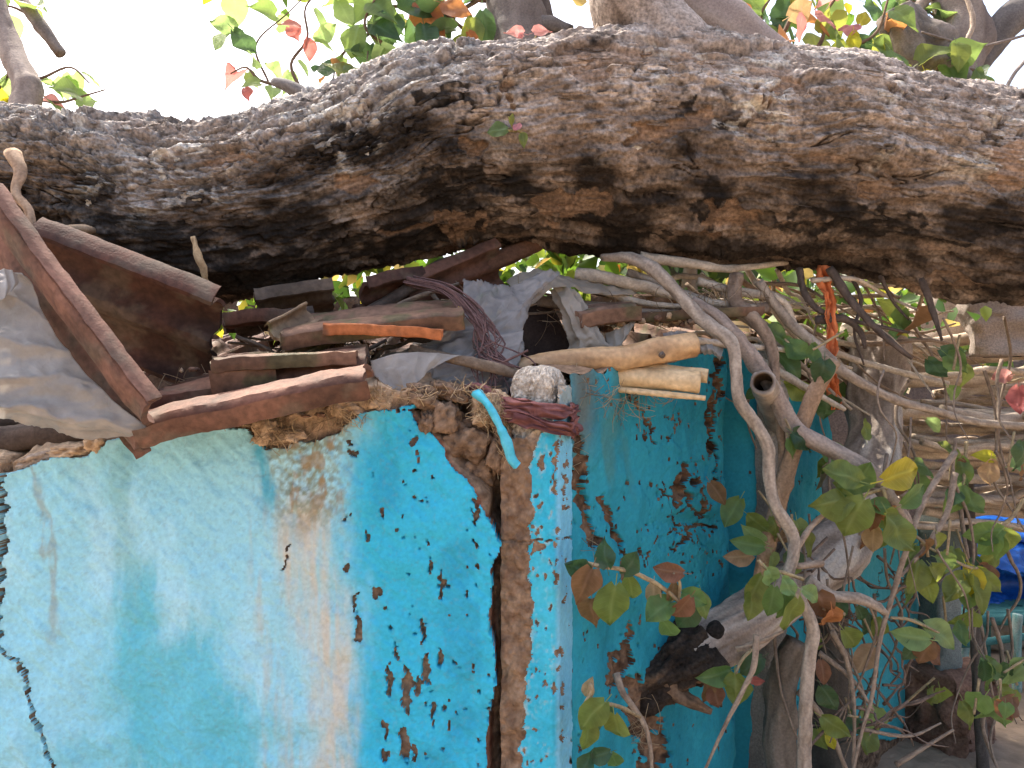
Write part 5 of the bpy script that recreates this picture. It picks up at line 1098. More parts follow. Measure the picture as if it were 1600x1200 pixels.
stem('climbing_vine', [(1090, 440, 2.0), (1150, 455, 2.0), (1220, 470, 2.0), (1250, 520, 2.02), (1330, 560, 2.1), (1480, 600, 2.3)], [7, 7, 7, 6, 5, 5], 'thin pale vine running under the trunk behind the orange cloth', 'vine', DRYG, 1006, 10, 3)
for i, (p, r, lb) in enumerate([([(900, 428, 2.0), (960, 438, 1.98), (1020, 452, 1.97), (1090, 470, 1.96), (1180, 480, 1.98)], 10, 'pale smooth dead branch lying on the roof under the trunk, lowest of the bunch'), ([(1000, 402, 2.0), (1080, 412, 2.0), (1140, 420, 2.02), (1230, 410, 2.1)], 8, 'pale dead branch pressed against the underside of the trunk'), ([(905, 445, 1.98), (990, 470, 1.96), (1060, 478, 1.94), (1120, 470, 1.96)], 5, 'thin dead twig lying along the tile below the trunk'),
                               ([(980, 425, 2.05), (1060, 455, 2.02), (1150, 490, 2.0), (1240, 560, 2.0), (1330, 640, 2.02)], 6, 'slender dead branch diving behind the hollow bamboo pole'), ([(1080, 530, 1.85), (1150, 540, 1.88), (1230, 548, 1.95), (1330, 575, 2.1)], 5, 'thin dry stick along the top of the shaded wall'), ([(1180, 560, 1.95), (1250, 600, 1.95), (1320, 640, 1.97)], 7, 'flat pale splinter of wood crossing behind the brown pole')]):
    stem('dead_branch', p, [r] * len(p), lb, 'branch', DRYG if i != 3 else VINE, 1010 + i, 10, 3)
for i, (p, r, lb) in enumerate([([(1248, 420, 2.05), (1258, 460, 2.03), (1280, 485, 2.02), (1310, 495, 2.02), (1350, 505, 2.03), (1420, 520, 2.05)], 5, 'dark looping vine left of the orange cloth'), ([(1296, 418, 2.0), (1330, 470, 1.98), (1360, 505, 1.97), (1400, 540, 1.96), (1425, 560, 1.96)], 6, 'thick dark vine slanting right from the orange cloth top'), ([(1440, 435, 2.0), (1452, 470, 1.99), (1465, 510, 1.98), (1472, 532, 1.98)], 5, 'dark pointed twig hanging straight under the trunk at right'),
                               ([(1330, 430, 2.05), (1345, 470, 2.05), (1335, 520, 2.05), (1350, 570, 2.05)], 3, 'thin dark vine hanging between the two slanting vines'), ([(1275, 500, 2.02), (1320, 498, 2.02), (1345, 520, 2.02), (1352, 545, 2.02)], 6, 'tangled dark knot of vine right of the orange cloth'), ([(1375, 430, 2.05), (1395, 470, 2.05), (1420, 500, 2.05)], 3, 'thin dark twig under the trunk left of the brown leaf')]):
    stem('dark_vine', p, [r] * len(p), lb, 'vine', DARKV, 1020 + i, 8, 4, .2)
# orange cloth
def strip_cloth(path, wpx, label, pal, seed, name='cloth_strip', cat='cloth', nw=12):
    pts = [list(P(*q)) + [M(w, q[2])] for q, w in zip(path, wpx)]
    pr = spline(pts, .006); pc = pr[:, :3]; w = pr[:, 3]; n = len(pc); u = np.linspace(-.5, .5, nw)
    s = np.linspace(0, 1, n)
    X = pc[:, None, :] + np.array([1, .25, 0])[None, None] * (u[None] * w[:, None])[..., None]
    X[..., 1] += .010 * np.sin(u[None] * 13 + 5 * fbm(s[:, None] * 3, u[None], 0, 3, seed)) + .006 * fbm(s[:, None] * 30, u[None] * 6, 2, 3, seed + 1)
    X[..., 0] += .006 * fbm(s[:, None] * 14, u[None] * 2, 7, 3, seed + 2)
    c = mixc(pal[0], pal[1], np.clip(.5 + .7 * fbm(s[:, None] * 18, u[None] * 5, 0, 4, seed + 3), 0, 1)).reshape(-1, 3)
    o = solo(name, X.reshape(-1, 3), grid_f(n, nw), c, MAT['cloth'], label, cat)
    m = o.modifiers.new('t', 'SOLIDIFY'); m.thickness = .002; return o
strip_cloth([(1288, 415, 2.03), (1296, 470, 2.02), (1298, 530, 2.01), (1298, 580, 2.01), (1305, 640, 2.02)], [22, 24, 17, 22, 18], 'faded orange cloth strip hanging vertically under the trunk', ((.40, .10, .035), (.66, .22, .09)), 1030)
# big broken limb leaning against the wall
LIMB = thing('broken_limb', P(1060, 1040, 1.85), 'thick grey broken limb with rotten black end leaning across the shaded wall', 'limb')
V, F, c = ptube([(1375, 540, 2.45), (1368, 600, 2.40), (1368, 680, 2.32), (1345, 770, 2.2), (1310, 850, 2.1), (1250, 912, 2.0), (1180, 960, 1.93), (1110, 1000, 1.87), (1075, 1022, 1.85)], [46, 38, 36, 38, 38, 37, 36, 37, 38], segs=90, step=.004, bump=.12, rough=.05, pal=((.12, .09, .07), (.42, .35, .30), (.50, .45, .40)), seed=1040, knots=22)
part('stem', V, F, c, MAT['wood'], LIMB)
V, F, c = ptube([(1100, 1000, 1.86), (1060, 1030, 1.84), (1020, 1062, 1.83), (985, 1090, 1.83), (968, 1105, 1.84)], [36, 32, 30, 22, 10], segs=80, step=.003, bump=.35, rough=.28, pal=((.010, .008, .007), (.06, .045, .035), (.24, .15, .09)), seed=1041, knots=20)
part('rotten_end', V, F, c, MAT['bark'], LIMB)
V, F, c = ptube([(1120, 984, 1.86), (1116, 987, 1.825), (1115, 988, 1.815)], [15, 13, 8], segs=24, step=.004, bump=.12, pal=((.010, .009, .008), (.04, .032, .028)), seed=1042); part('branch_scar', V, F, c, MAT['bark'], LIMB)
V, F, c = ptube([(1035, 1058, 1.82), (1062, 1085, 1.80), (1085, 1100, 1.79), (1112, 1112, 1.78)], [20, 14, 9, 5], segs=18, step=.005, bump=.25, pal=((.05, .035, .025), (.26, .17, .11)), seed=1043, knots=4); part('fork', V, F, c, MAT['wood'], LIMB)
V, F, c = ptube([(1000, 1000, 1.84), (970, 1010, 1.83), (955, 1040, 1.83), (960, 1080, 1.84)], [16, 24, 26, 20], segs=60, step=.003, bump=.5, rough=.35, pal=((.012, .009, .008), (.16, .105, .07)), seed=1044, knots=12); part('rotten_end', V, F, c, MAT['bark'], LIMB)
stem('tree_stump', [(1245, 1000, 2.0), (1228, 1040, 2.0), (1222, 1100, 2.0), (1218, 1160, 2.0), (1225, 1230, 2.0), (1230, 1466, 2.0)], [16, 22, 22, 25, 26, 40], 'short upright trunk standing behind the twisting vine, low down', 'trunk', ((.11, .09, .07), (.25, .205, .165)), 1045, 28, 8)
stem('tree_stump', [(1290, 820, 2.5), (1285, 900, 2.5), (1290, 1000, 2.5), (1300, 1293, 2.5)], [26, 28, 30, 40], 'dark upright trunk in shadow behind the broken limb', 'trunk', ((.05, .04, .032), (.12, .10, .08)), 1046, 24, 6)
stem('fallen_root', [(1262, 905, 1.75), (1300, 930, 1.74), (1340, 935, 1.74), (1365, 945, 1.75), (1385, 958, 1.76)], [8, 8, 9, 7, 4], 'short pale root branching right from the broken limb', 'root', VINE, 1047, 12, 4)
for i, (p, r, lb) in enumerate([([(1492, 708, 1.95), (1470, 740, 1.9), (1440, 790, 1.85), (1416, 860, 1.8), (1395, 930, 1.8), (1375, 1000, 1.8), (1362, 1090, 1.8), (1345, 1150, 1.8), (1320, 1260, 1.8)], 4.5, 'tall slender stem rising right of the broken limb'),
                               ([(1492, 740, 2.0), (1480, 800, 1.95), (1450, 850, 1.9), (1425, 880, 1.88), (1408, 900, 1.85)], 4.5, 'thin curved stem joining the tall slender stem'),
                               ([(962, 1052, 1.62), (975, 1085, 1.60), (1000, 1120, 1.60), (1015, 1160, 1.60), (1022, 1260, 1.6)], 5, 'pale stem bending down beside the leaves at the foot of the post'),
                               ([(1182, 992, 1.66), (1178, 1040, 1.65), (1160, 1080, 1.65), (1130, 1140, 1.65), (1098, 1210, 1.66)], 4.5, 'thin arched stem below the broken limb'),
                               ([(1300, 985, 1.85), (1325, 1040, 1.85), (1335, 1120, 1.85), (1330, 1250, 1.85)], 4, 'thin upright stem left of the tall slender stem'), ([(1280, 1020, 1.9), (1330, 1060, 1.88), (1365, 1110, 1.86)], 4, 'thin stem sloping down to the tall slender stem'),
                               ([(1285, 880, 1.72), (1240, 880, 1.7), (1270, 820, 1.74), (1340, 770, 1.76), (1380, 765, 1.78)], 5, 'curved stem carrying the big round leaves'), ([(1400, 1195, 2.0), (1440, 1170, 2.0), (1490, 1140, 2.0)], 4, 'short twig near the ground by the mud plinth'),
                               ([(1350, 1140, 1.9), (1420, 1150, 1.95), (1470, 1130, 2.0)], 3, 'thin twig crossing in front of the mud plinth'), ([(1250, 1080, 1.95), (1290, 1130, 1.95), (1330, 1220, 1.95)], 6, 'woody shoot at the foot of the twisting vine'), ([(1150, 1015, 1.75), (1195, 1000, 1.74), (1225, 985, 1.73)], 4, 'little twig below the broken limb'),
                               ([(1500, 790, 2.4), (1510, 860, 2.4), (1530, 960, 2.4), (1548, 1070, 2.4), (1552, 1090, 2.4)], 3, 'thin drooping stem in front of the blue tarpaulin'), ([(1548, 1090, 2.4), (1535, 1130, 2.4), (1550, 1180, 2.4), (1580, 1240, 2.4)], 3.5, 'curling pale stem near the bench at right')]):
    stem('sapling', p, [r] * len(p), lb, 'stem', ((.17, .12, .09), (.36, .28, .21)), 1050 + i, 8, 3, .12)
# random thin tangle in the lower right
g = np.random.default_rng(77)
for i in range(48):
    x0 = g.uniform(1230, 1440); y0 = g.uniform(880, 1160); a = g.uniform(-1.2, 1.2) + (math.pi / 2 if g.random() < .5 else 0); L = g.uniform(60, 170); d = g.uniform(1.85, 2.35)
    p = [(x0 + math.cos(a) * L * t + g.normal() * 7, y0 + math.sin(a) * L * t + g.normal() * 7, d + g.normal() * .02) for t in (-.5, -.3, -.1, .1, .3, .5)]
    stem('brush_twig', p, [g.uniform(1.2, 2.6) * k for k in (1.2, 1.1, 1, .9, .7, .4)], 'thin bare brown twig in the tangle at the foot of the shaded wall', 'twig', ((.10, .07, .055), (.25, .18, .14)), 1080 + i, 6, 2, .12, 'bare twigs in the tangle by the shaded wall')
for i in range(60):
    x0 = g.uniform(1090, 1450); y0 = g.uniform(440, 600); a = g.normal() * .35 + .35; L = g.uniform(90, 230); d = g.uniform(2.05, 2.6)
    p = [(x0 + math.cos(a) * L * t + g.normal() * 8, y0 + math.sin(a) * L * t + g.normal() * 8, d + g.normal() * .03) for t in (-.5, -.2, .1, .5)]
    stem('dry_stick', p, [g.uniform(1.5, 4.5)] * 4, 'dry pale stick in the heap of brushwood under the trunk', 'stick', DRYG if g.random() < .6 else VINEB, 1120 + i, 8, 2, .12, 'brushwood sticks heaped under the trunk')

# leafy sprays ------------------------------------------------------
def spray(loc, label, stems, leaves, seed, group=None):
    root = thing('leafy_spray', P(*loc), label, 'leaves', group)
    for i, (p, r) in enumerate(stems):
        V, F, c = ptube(p, r, segs=6, step=.008, bump=.1, pal=((.20, .14, .09), (.40, .32, .18)), seed=seed + i); part('twig', V, F, c, MAT['wood'], root)
    for px, py, d, s, cc, an, k in leaves: leaf_at(px, py, d, s, cc, root, an, k)
    return root
spray((940, 900, 1.5), 'dark green and dull brown leaves hanging beside the post', [([(905, 878, 1.47), (940, 885, 1.47), (985, 893, 1.48), (1030, 915, 1.5), (1062, 940, 1.52)], 3.5), ([(1060, 940, 1.52), (1062, 910, 1.5), (1052, 895, 1.5)], 2.5)],
      [(945, 865, 1.46, 46, 'dark', 100, 1), (985, 880, 1.47, 44, 'dark', 60, 1), (915, 918, 1.44, 66, 'brown', -110, 3), (903, 890, 1.46, 50, 'dark', 150, 1), (958, 945, 1.47, 72, 'olive', -95, 1), (985, 920, 1.5, 50, 'olive', -80, 2), (1045, 892, 1.5, 46, 'brown', 175, 2), (1030, 955, 1.5, 56, 'green', -150, 2), (1065, 950, 1.5, 52, 'brown', -120, 2), (1085, 935, 1.52, 44, 'green', -20, 2), (1100, 945, 1.54, 40, 'olive', -80, 1), (1052, 925, 1.51, 36, 'brown', 80, 2), (925, 960, 1.5, 52, 'brown', -90, 3), (1045, 985, 1.55, 50, 'green', -60, 2), (1075, 965, 1.56, 46, 'dark', -130, 1), (1020, 930, 1.52, 40, 'tan', -100, 2)], 1200)
spray((940, 1120, 1.45), 'pale olive leaves low down at the foot of the concrete post', [([(1000, 1120, 1.52), (970, 1105, 1.47), (945, 1100, 1.44), (925, 1105, 1.43)], 3), ([(915, 1100, 1.43), (925, 1080, 1.43), (922, 1068, 1.43)], 4)],
      [(928, 1118, 1.42, 58, 'olive', -130, 1), (963, 1138, 1.44, 62, 'olive', -80, 2), (918, 1150, 1.44, 50, 'olive', -95, 2), (940, 1125, 1.46, 60, 'dark', -100, 1), (920, 1075, 1.43, 30, 'tan', 80, 2), (935, 1180, 1.45, 40, 'dark', -160, 2), (960, 1190, 1.46, 40, 'green', -70, 2), (915, 1195, 1.45, 40, 'dark', -120, 2)], 1210)
spray((1215, 930, 1.62), 'small pale green leaves on the twisting vine', [([(1255, 905, 1.66), (1225, 895, 1.64), (1200, 890, 1.62), (1185, 875, 1.62)], 3)],
      [(1207, 905, 1.61, 40, 'pale', -60, 3), (1230, 915, 1.6, 34, 'pale', -60, 1), (1205, 940, 1.62, 50, 'green', -100, 2), (1225, 945, 1.63, 46, 'green', -95, 2), (1238, 960, 1.61, 62, 'olive', -100, 1), (1268, 930, 1.63, 40, 'pale', -30, 2), (1180, 920, 1.66, 50, 'olive', -120, 2), (1175, 945, 1.66, 46, 'olive', -100, 2), (1170, 850, 1.75, 50, 'green', 170, 2), (1180, 838, 1.78, 46, 'pale', 150, 2), (1155, 870, 1.8, 44, 'tan', 190, 2), (1145, 800, 1.85, 50, 'green', -120, 2), (1120, 770, 1.85, 40, 'brown', -60, 2)], 1220)
spray((1280, 960, 1.7), 'brown and green leaves behind the twisting vine', [([(1262, 940, 1.74), (1285, 950, 1.72), (1320, 960, 1.72)], 3)], [(1288, 950, 1.7, 52, 'brown', -70, 3), (1300, 970, 1.7, 46, 'orange', -80, 3), (1330, 1000, 1.75, 52, 'olive', -50, 2), (1345, 960, 1.76, 34, 'dark', -60, 2), (1310, 945, 1.8, 44, 'dark', -100, 1), (1285, 1050, 1.8, 36, 'brown', -90, 2), (1295, 1090, 1.8, 40, 'dark', -60, 1)], 1230)
spray((1150, 1070, 1.72), 'yellow green leaf and dark leaves under the broken limb', [([(1180, 1010, 1.74), (1160, 1030, 1.72), (1148, 1055, 1.71)], 2.5)], [(1147, 1080, 1.68, 54, 'olive', -95, 0), (1120, 1055, 1.7, 54, 'green', -170, 2), (1105, 1080, 1.74, 40, 'brown', -90, 2), (1120, 1088, 1.74, 34, 'brown', -80, 1), (1182, 1062, 1.76, 22, 'red', 0, 1), (1175, 1040, 1.8, 44, 'dark', -140, 1)], 1240)
spray((1330, 780, 1.72), 'large round yellow green leaves in front of the broken branch', [([(1385, 762, 1.78), (1360, 770, 1.75), (1330, 780, 1.73)], 3), ([(1380, 765, 1.76), (1390, 800, 1.74), (1400, 820, 1.72)], 3)],
      [(1315, 745, 1.70, 62, 'olive', 165, 1), (1300, 782, 1.70, 60, 'olive', 185, 1), (1335, 808, 1.69, 68, 'olive', -110, 1), (1320, 770, 1.72, 56, 'green', 150, 1), (1412, 742, 1.70, 80, 'yellow', 12, 2), (1398, 828, 1.70, 72, 'olive', -60, 2), (1375, 790, 1.73, 46, 'green', 170, 2), (1392, 802, 1.76, 36, 'orange', 20, 2), (1430, 775, 1.74, 56, 'green', 30, 2), (1345, 745, 1.76, 50, 'green', 60, 1), (1375, 750, 1.8, 46, 'dark', 100, 2), (1365, 840, 1.78, 40, 'tan', -90, 2)], 1250)
spray((1450, 900, 1.9), 'drooping light green leaf cluster in front of the grey pillar', [([(1420, 830, 1.88), (1445, 850, 1.88), (1450, 870, 1.88)], 2.5)], [(1432, 900, 1.87, 54, 'olive', -110, 2), (1465, 898, 1.87, 52, 'olive', -45, 2), (1448, 918, 1.88, 46, 'olive', -80, 2), (1420, 870, 1.9, 46, 'green', -130, 1), (1475, 875, 1.92, 40, 'green', -20, 2)], 1260)
spray((1510, 920, 2.0), 'drooping yellow tinged leaf cluster in front of the blue tarpaulin', [([(1440, 850, 1.92), (1475, 868, 1.95), (1510, 885, 2.0), (1528, 888, 2.0)], 2.5)], [(1498, 918, 2.0, 56, 'olive', -125, 2), (1520, 910, 2.0, 56, 'yellow', -75, 2), (1530, 925, 1.99, 62, 'olive', -65, 2), (1542, 905, 2.02, 44, 'olive', -50, 2), (1512, 925, 2.02, 50, 'green', -100, 2)], 1270)
spray((1550, 850, 2.1), 'fan of green leaves over the top of the blue tarpaulin', [([(1600, 780, 2.15), (1580, 810, 2.12), (1560, 822, 2.1)], 3)], [(1538, 832, 2.1, 54, 'green', -165, 2), (1545, 850, 2.09, 46, 'green', -120, 2), (1575, 845, 2.1, 46, 'olive', -60, 2), (1560, 855, 2.1, 40, 'green', -95, 2)], 1280)
spray((1440, 1010, 1.85), 'sprig of pale green and brown leaves beside the grey pillar', [([(1392, 965, 1.8), (1420, 968, 1.82), (1445, 978, 1.84)], 2.5), ([(1445, 978, 1.84), (1470, 990, 1.85)], 2)], [(1425, 995, 1.83, 52, 'pale', 175, 2), (1470, 992, 1.84, 58, 'pale', -32, 2), (1428, 1015, 1.84, 44, 'dark', -140, 1), (1446, 1020, 1.83, 42, 'brown', -110, 1), (1460, 1020, 1.86, 40, 'brown', -60, 1)], 1290)
spray((1310, 1130, 1.8), 'single yellow green leaf low in the tangle', [([(1340, 1120, 1.84), (1325, 1118, 1.82)], 2)], [(1304, 1132, 1.79, 46, 'olive', -30, 1), (1298, 1160, 1.9, 24, 'yellow', -60, 2)], 1300)
spray((1500, 760, 2.05), 'green leaf cluster hanging over the stacked poles', [([(1510, 690, 2.1), (1508, 730, 2.08), (1505, 760, 2.06)], 3)], [(1492, 780, 2.05, 52, 'green', -120, 2), (1515, 782, 2.05, 46, 'green', -60, 2), (1480, 705, 2.05, 40, 'olive', 150, 2), (1500, 765, 2.1, 40, 'dark', -90, 1), (1460, 665, 2.1, 34, 'pale', -35, 2), (1545, 735, 2.1, 40, 'tan', -85, 2), (1540, 712, 2.1, 34, 'yellow', 170, 2), (1590, 725, 2.1, 36, 'pale', 10, 2)], 1310)
spray((1560, 610, 2.2), 'pink and red curled leaves on the stacked poles', [([(1600, 590, 2.22), (1575, 598, 2.2)], 2)], [(1562, 590, 2.2, 38, 'pink', -170, 2), (1592, 625, 2.2, 46, 'red', -100, 2)], 1320)
spray((1430, 505, 2.1), 'brown hanging leaf and green leaves under the trunk at right', [([(1445, 450, 2.1), (1435, 480, 2.1)], 2.5)], [(1430, 505, 2.08, 62, 'brown', -95, 3), (1408, 500, 2.1, 44, 'green', -110, 1), (1395, 480, 2.15, 44, 'olive', 160, 2), (1475, 455, 2.1, 34, 'green', -80, 2), (1402, 520, 2.12, 36, 'dark', -60, 1)], 1330)
spray((1225, 520, 1.95), 'fresh green leaves behind the brown vine stem', [([(1190, 500, 1.97), (1215, 520, 1.96), (1235, 540, 1.95)], 3)], [(1215, 525, 1.94, 50, 'green', -20, 2), (1240, 545, 1.95, 50, 'green', -35, 2), (1235, 572, 1.95, 52, 'dark', -45, 2), (1245, 610, 1.97, 50, 'olive', -30, 2), (1290, 640, 2.0, 50, 'dark', -80, 1), (1350, 672, 1.95, 32, 'olive', 95, 2), (1300, 705, 1.95, 46, 'green', -30, 2), (1310, 720, 1.98, 46, 'pale', -50, 2), (1180, 610, 2.0, 40, 'dark', -120, 2)], 1340)

# more hanging stems and leaves that close the tangle
g = np.random.default_rng(123)
for i in range(30):
    x0 = g.uniform(1195, 1600); y0 = g.uniform(470, 980); L = g.uniform(150, 330); d = g.uniform(1.8, 2.35); sw = g.normal() * 50
    p = [(x0 + sw * t + 14 * math.sin(t * 6 + i) + g.normal() * 4, y0 + L * t, d + .05 * math.sin(3 * t + i)) for t in (0, .2, .4, .6, .8, 1)]
    stem('hanging_twig', p, [g.uniform(1.4, 3.0)] * 6, 'thin drooping twig in the curtain of stems at the right', 'twig', ((.12, .085, .065), (.32, .25, .19)), 2100 + i, 7, 3, .14, 'drooping twigs at the right')
for i in range(26):
    x0 = g.uniform(1140, 1590); y0 = g.uniform(440, 1150); d = g.uniform(1.75, 2.35)
    if 1330 < x0 and 560 < y0 < 700 and i % 2: y0 += 160
    ang = g.uniform(-150, -30); q = [(x0 + math.cos(math.radians(ang)) * k, y0 - math.sin(math.radians(ang)) * k, d) for k in (-30, 0, 26)]
    lv = [(x0 + g.normal() * 22, y0 + abs(g.normal()) * 22, d + g.normal() * .03, g.uniform(26, 50), pick({'green': 4, 'olive': 4, 'dark': 4, 'brown': 2, 'tan': 1, 'pale': 1}), g.uniform(-150, -30), int(g.integers(0, 4))) for _ in range(int(g.integers(2, 6)))]
    spray((x0, y0, d), 'small sprig of mixed leaves in the tangle of vines at the right', [(q, 2)], lv, 2200 + i, 'leaf sprigs in the vine tangle')
# ------------------------------------------------------------------ things beyond the side wall
GREYC = ((.17, .18, .165), (.30, .30, .28))
gp = thing('concrete_post', (1.90, 3.28, 0), 'weathered grey-green concrete pillar at the far end of the shaded wall', 'post')
V, F, c = boxy(1.77, 1.89, 3.10, 3.22, .20, 1.0, rz=.25, n=(8, 8, 40), jit=.005, pal=((.10, .125, .115), (.22, .24, .22)), seed=3); part('shaft', V, F, c, MAT['concrete'], gp)
V, F, c = boxy(1.68, 1.98, 3.0, 3.32, -.03, .30, rz=.5, n=(20, 20, 26), jit=.03, pal=((.11, .06, .042), (.25, .145, .10)), seed=4, rnd=7)
solo('mud_plinth', V, F, c, MAT['mud'], 'lumpy brown mud plinth at the foot of the grey-green pillar', 'plinth')
gp2 = thing('concrete_post', (.76, 2.24, 0), 'slim grey concrete post behind the twisting vine and hollow bamboo', 'post')
V, F, c = boxy(.685, .775, 2.12, 2.21, -.03, 1.62, rz=.6, n=(7, 7, 90), jit=.004, pal=((.19, .17, .15), (.36, .34, .31)), seed=5, lean=(.02, 0)); part('shaft', V, F, c, MAT['concrete'], gp2)
# stacked poles -----------------------------------------------------
g = np.random.default_rng(31)
rows = [(1395, 548, 1640, 500, 14, 2.75, 'second from the top of the stack'), (1385, 600, 1640, 590, 13, 2.7, None), (1400, 628, 1650, 612, 11, 2.75, None), (1420, 566, 1640, 556, 12, 2.85, None), (1400, 650, 1640, 640, 12, 2.8, None), (1410, 645, 1650, 665, 10, 2.65, None), (1385, 640, 1650, 658, 13, 2.6, None), (1395, 672, 1600, 668, 9, 2.85, None), (1390, 685, 1640, 700, 10, 2.6, None),
        (1470, 640, 1640, 662, 15, 2.5, None), (1390, 705, 1640, 725, 10, 2.7, None), (1440, 690, 1650, 706, 8, 2.55, None), (1400, 738, 1640, 752, 12, 2.75, None), (1420, 722, 1640, 735, 9, 2.8, None), (1410, 770, 1640, 790, 12, 2.8, None), (1400, 760, 1620, 762, 9, 2.9, None), (1440, 800, 1640, 805, 11, 2.9, None), (1430, 585, 1640, 575, 8, 3.0, None), (1460, 612, 1640, 604, 8, 3.0, None), (1500, 785, 1640, 770, 8, 2.7, None), (1430, 815, 1640, 830, 9, 3.0, None)]
LP = ((.25, .19, .14), (.56, .45, .34))
ORD = ['topmost pale pole'] + [w + ' pale pole from the top' for w in 'second third fourth fifth sixth seventh eighth ninth tenth eleventh twelfth thirteenth fourteenth fifteenth sixteenth seventeenth eighteenth nineteenth twentieth'.split()] + ['lowest pale pole']
rank = {i: k for k, i in enumerate(sorted(range(len(rows)), key=lambda i: rows[i][1] + rows[i][3]))}
for i, (x0, y0, x1, y1, r, d, _) in enumerate(rows):
    mid = [(lerp(x0, x1, t) + 0, lerp(y0, y1, t) + g.normal() * 5, d + g.normal() * .03 + .1 * t) for t in (0, .25, .5, .75, 1)]
    mid += [(x1 + 200, y1 + (y1 - y0) * .8 + g.normal() * 5, d + .25)]
    V, F, c = ptube(mid, [r * .72 * g.uniform(.85, 1.15) for _ in mid], segs=14, step=.02, bump=.09, pal=LP if g.random() < .75 else VINE, seed=1400 + i, knots=4)
    solo('stacked_pole', V, F, c, MAT['wood'], ORD[rank[i]] + ' in the stack of debarked poles at the right', 'pole', 'poles stacked at the right')
for i in range(26):
    y0 = g.uniform(560, 815); x0 = g.uniform(1385, 1470); d = g.uniform(2.6, 3.1); sl = g.normal() * 14
    p = [(x0 + 300 * t, y0 + sl * t + g.normal() * 7, d + .1 * t) for t in (0, .2, .4, .6, .8, 1)]
    V, F, c = ptube(p, [g.uniform(3, 7)] * 6, segs=10, step=.02, bump=.14, pal=LP if g.random() < .6 else VINE, seed=1800 + i, knots=5)
    solo('thin_pole', V, F, c, MAT['wood'], 'thin stick wedged between the pale poles of the stack', 'stick', 'thin sticks in the pole stack')
V, F, c = ptube([(1320, 600, 2.9), (1345, 565, 2.9), (1400, 550, 2.92), (1450, 520, 3.0), (1480, 440, 3.1)], [40, 50, 48, 46, 44], segs=30, step=.012, bump=.2, pal=((.25, .19, .145), (.50, .41, .33)), seed=1440, knots=10)
solo('torn_log', V, F, c, MAT['wood'], 'torn pale log end beside the stacked poles', 'log')
V, F, c = boxy(1.68, 2.2, 2.66, 2.76, 1.60, 1.89, rz=.1, n=(14, 6, 24), jit=.02, pal=((.22, .18, .15), (.36, .30, .26)), seed=7, lean=(-.15, .1), rnd=7)
# rests on the pole stack
solo('stone_slab', V, F, c, MAT['concrete'], 'flat grey brown slab standing on the stacked poles under the trunk', 'slab')
# supports of the pole stack: forked posts
for i, (x, y) in enumerate([(2.35, 3.05), (3.1, 3.2), (3.1, 3.7)]):
    V, F, c = tube([Vector((x, y, -.03)), Vector((x + .01, y, .5)), Vector((x - .01, y + .01, 1.02))], [.04, .036, .033], 14, .02, .1, ((.10, .085, .07), (.2, .17, .14)), 1450 + i, knots=3)
    solo('support_post', V, F, c, MAT['wood'], 'dark wooden post holding up the stack of poles', 'post', 'posts under the pole stack')
# slim pole standing in front of the tarpaulin
V, F, c = ptube([(1536, 1200, 2.88), (1530, 1100, 2.88), (1524, 980, 2.88), (1518, 860, 2.88), (1512, 740, 2.88)], [9, 8.5, 8.5, 8, 7], segs=14, step=.012, bump=.07, pal=((.07, .055, .045), (.15, .12, .10)), seed=1460, knots=3)
solo('standing_pole', V, F, c, MAT['wood'], 'slim dark pole standing upright in front of the blue tarpaulin', 'pole')
# blue tarpaulin
def tarp(rows, label, seed):
    o = sheet(rows, label, 'tarp', seed, name='tarpaulin', wr=.02, n=70, folds=((1, .2, 8, .02),), thick=.003); o['category'] = 'tarpaulin'; return o
tarp([[(1480, 822, 3.9), (1540, 828, 4.0), (1640, 850, 4.1), (1800, 850, 4.2)], [(1480, 865, 3.7), (1540, 880, 3.75), (1640, 905, 3.8), (1800, 910, 3.9)], [(1482, 905, 3.85), (1540, 910, 3.9), (1640, 915, 3.95), (1800, 920, 4.0)], [(1484, 952, 3.7), (1540, 955, 3.72), (1640, 960, 3.75), (1800, 962, 3.8)]], 'bright blue tarpaulin draped under the stacked poles', 1470)
tarp([[(1440, 790, 5.6), (1560, 785, 5.6), (2000, 790, 5.6)], [(1470, 795, 4.8), (1560, 795, 4.8), (1900, 800, 4.8)], [(1490, 820, 4.1), (1570, 822, 4.1), (1700, 840, 4.1)], [(1482, 835, 3.95), (1570, 842, 4.0), (1700, 860, 4.0)]], 'crumpled sunlit top fold of blue sheeting above the tarpaulin, extended back to shade the floor', 1480)  # fold extended back as an added canopy over the floor, for shade
# bench with turquoise frame
bn = thing('bench', P(1560, 1080, 3.6), 'old turquoise painted bench frame with bare wooden feet under the tarpaulin', 'bench')
TQ = ((.025, .10, .10), (.07, .19, .185))
def bar(path, r, name, pal=TQ, seed=0): part(name, *ptube(path, r, segs=12, step=.02, bump=.05, pal=pal, seed=seed, squash=.8), MAT['wood'], bn)
bar([(1480, 1008, 3.5), (1530, 1004, 3.5), (1600, 995, 3.52), (1700, 985, 3.55)], [6, 6, 6, 6], 'rail', seed=1490)
bar([(1470, 965, 3.65), (1560, 962, 3.65), (1680, 955, 3.7)], [7, 7, 7], 'rail', seed=1491)
bar([(1590, 960, 3.5), (1588, 1020, 3.5), (1589, 1080, 3.48)], [8, 8, 8], 'leg', ((.08, .24, .23), (.30, .34, .31)), 1492)
bar([(1512, 970, 3.55), (1506, 1030, 3.5), (1497, 1070, 3.46)], [8, 8, 8], 'leg', ((.08, .22, .21), (.28, .30, .27)), 1493)
bar([(1680, 960, 3.6), (1682, 1080, 3.55)], [8, 8], 'leg', seed=1494)
bar([(1540, 965, 3.9), (1540, 1050, 3.9)], [8, 8], 'leg', seed=1495)
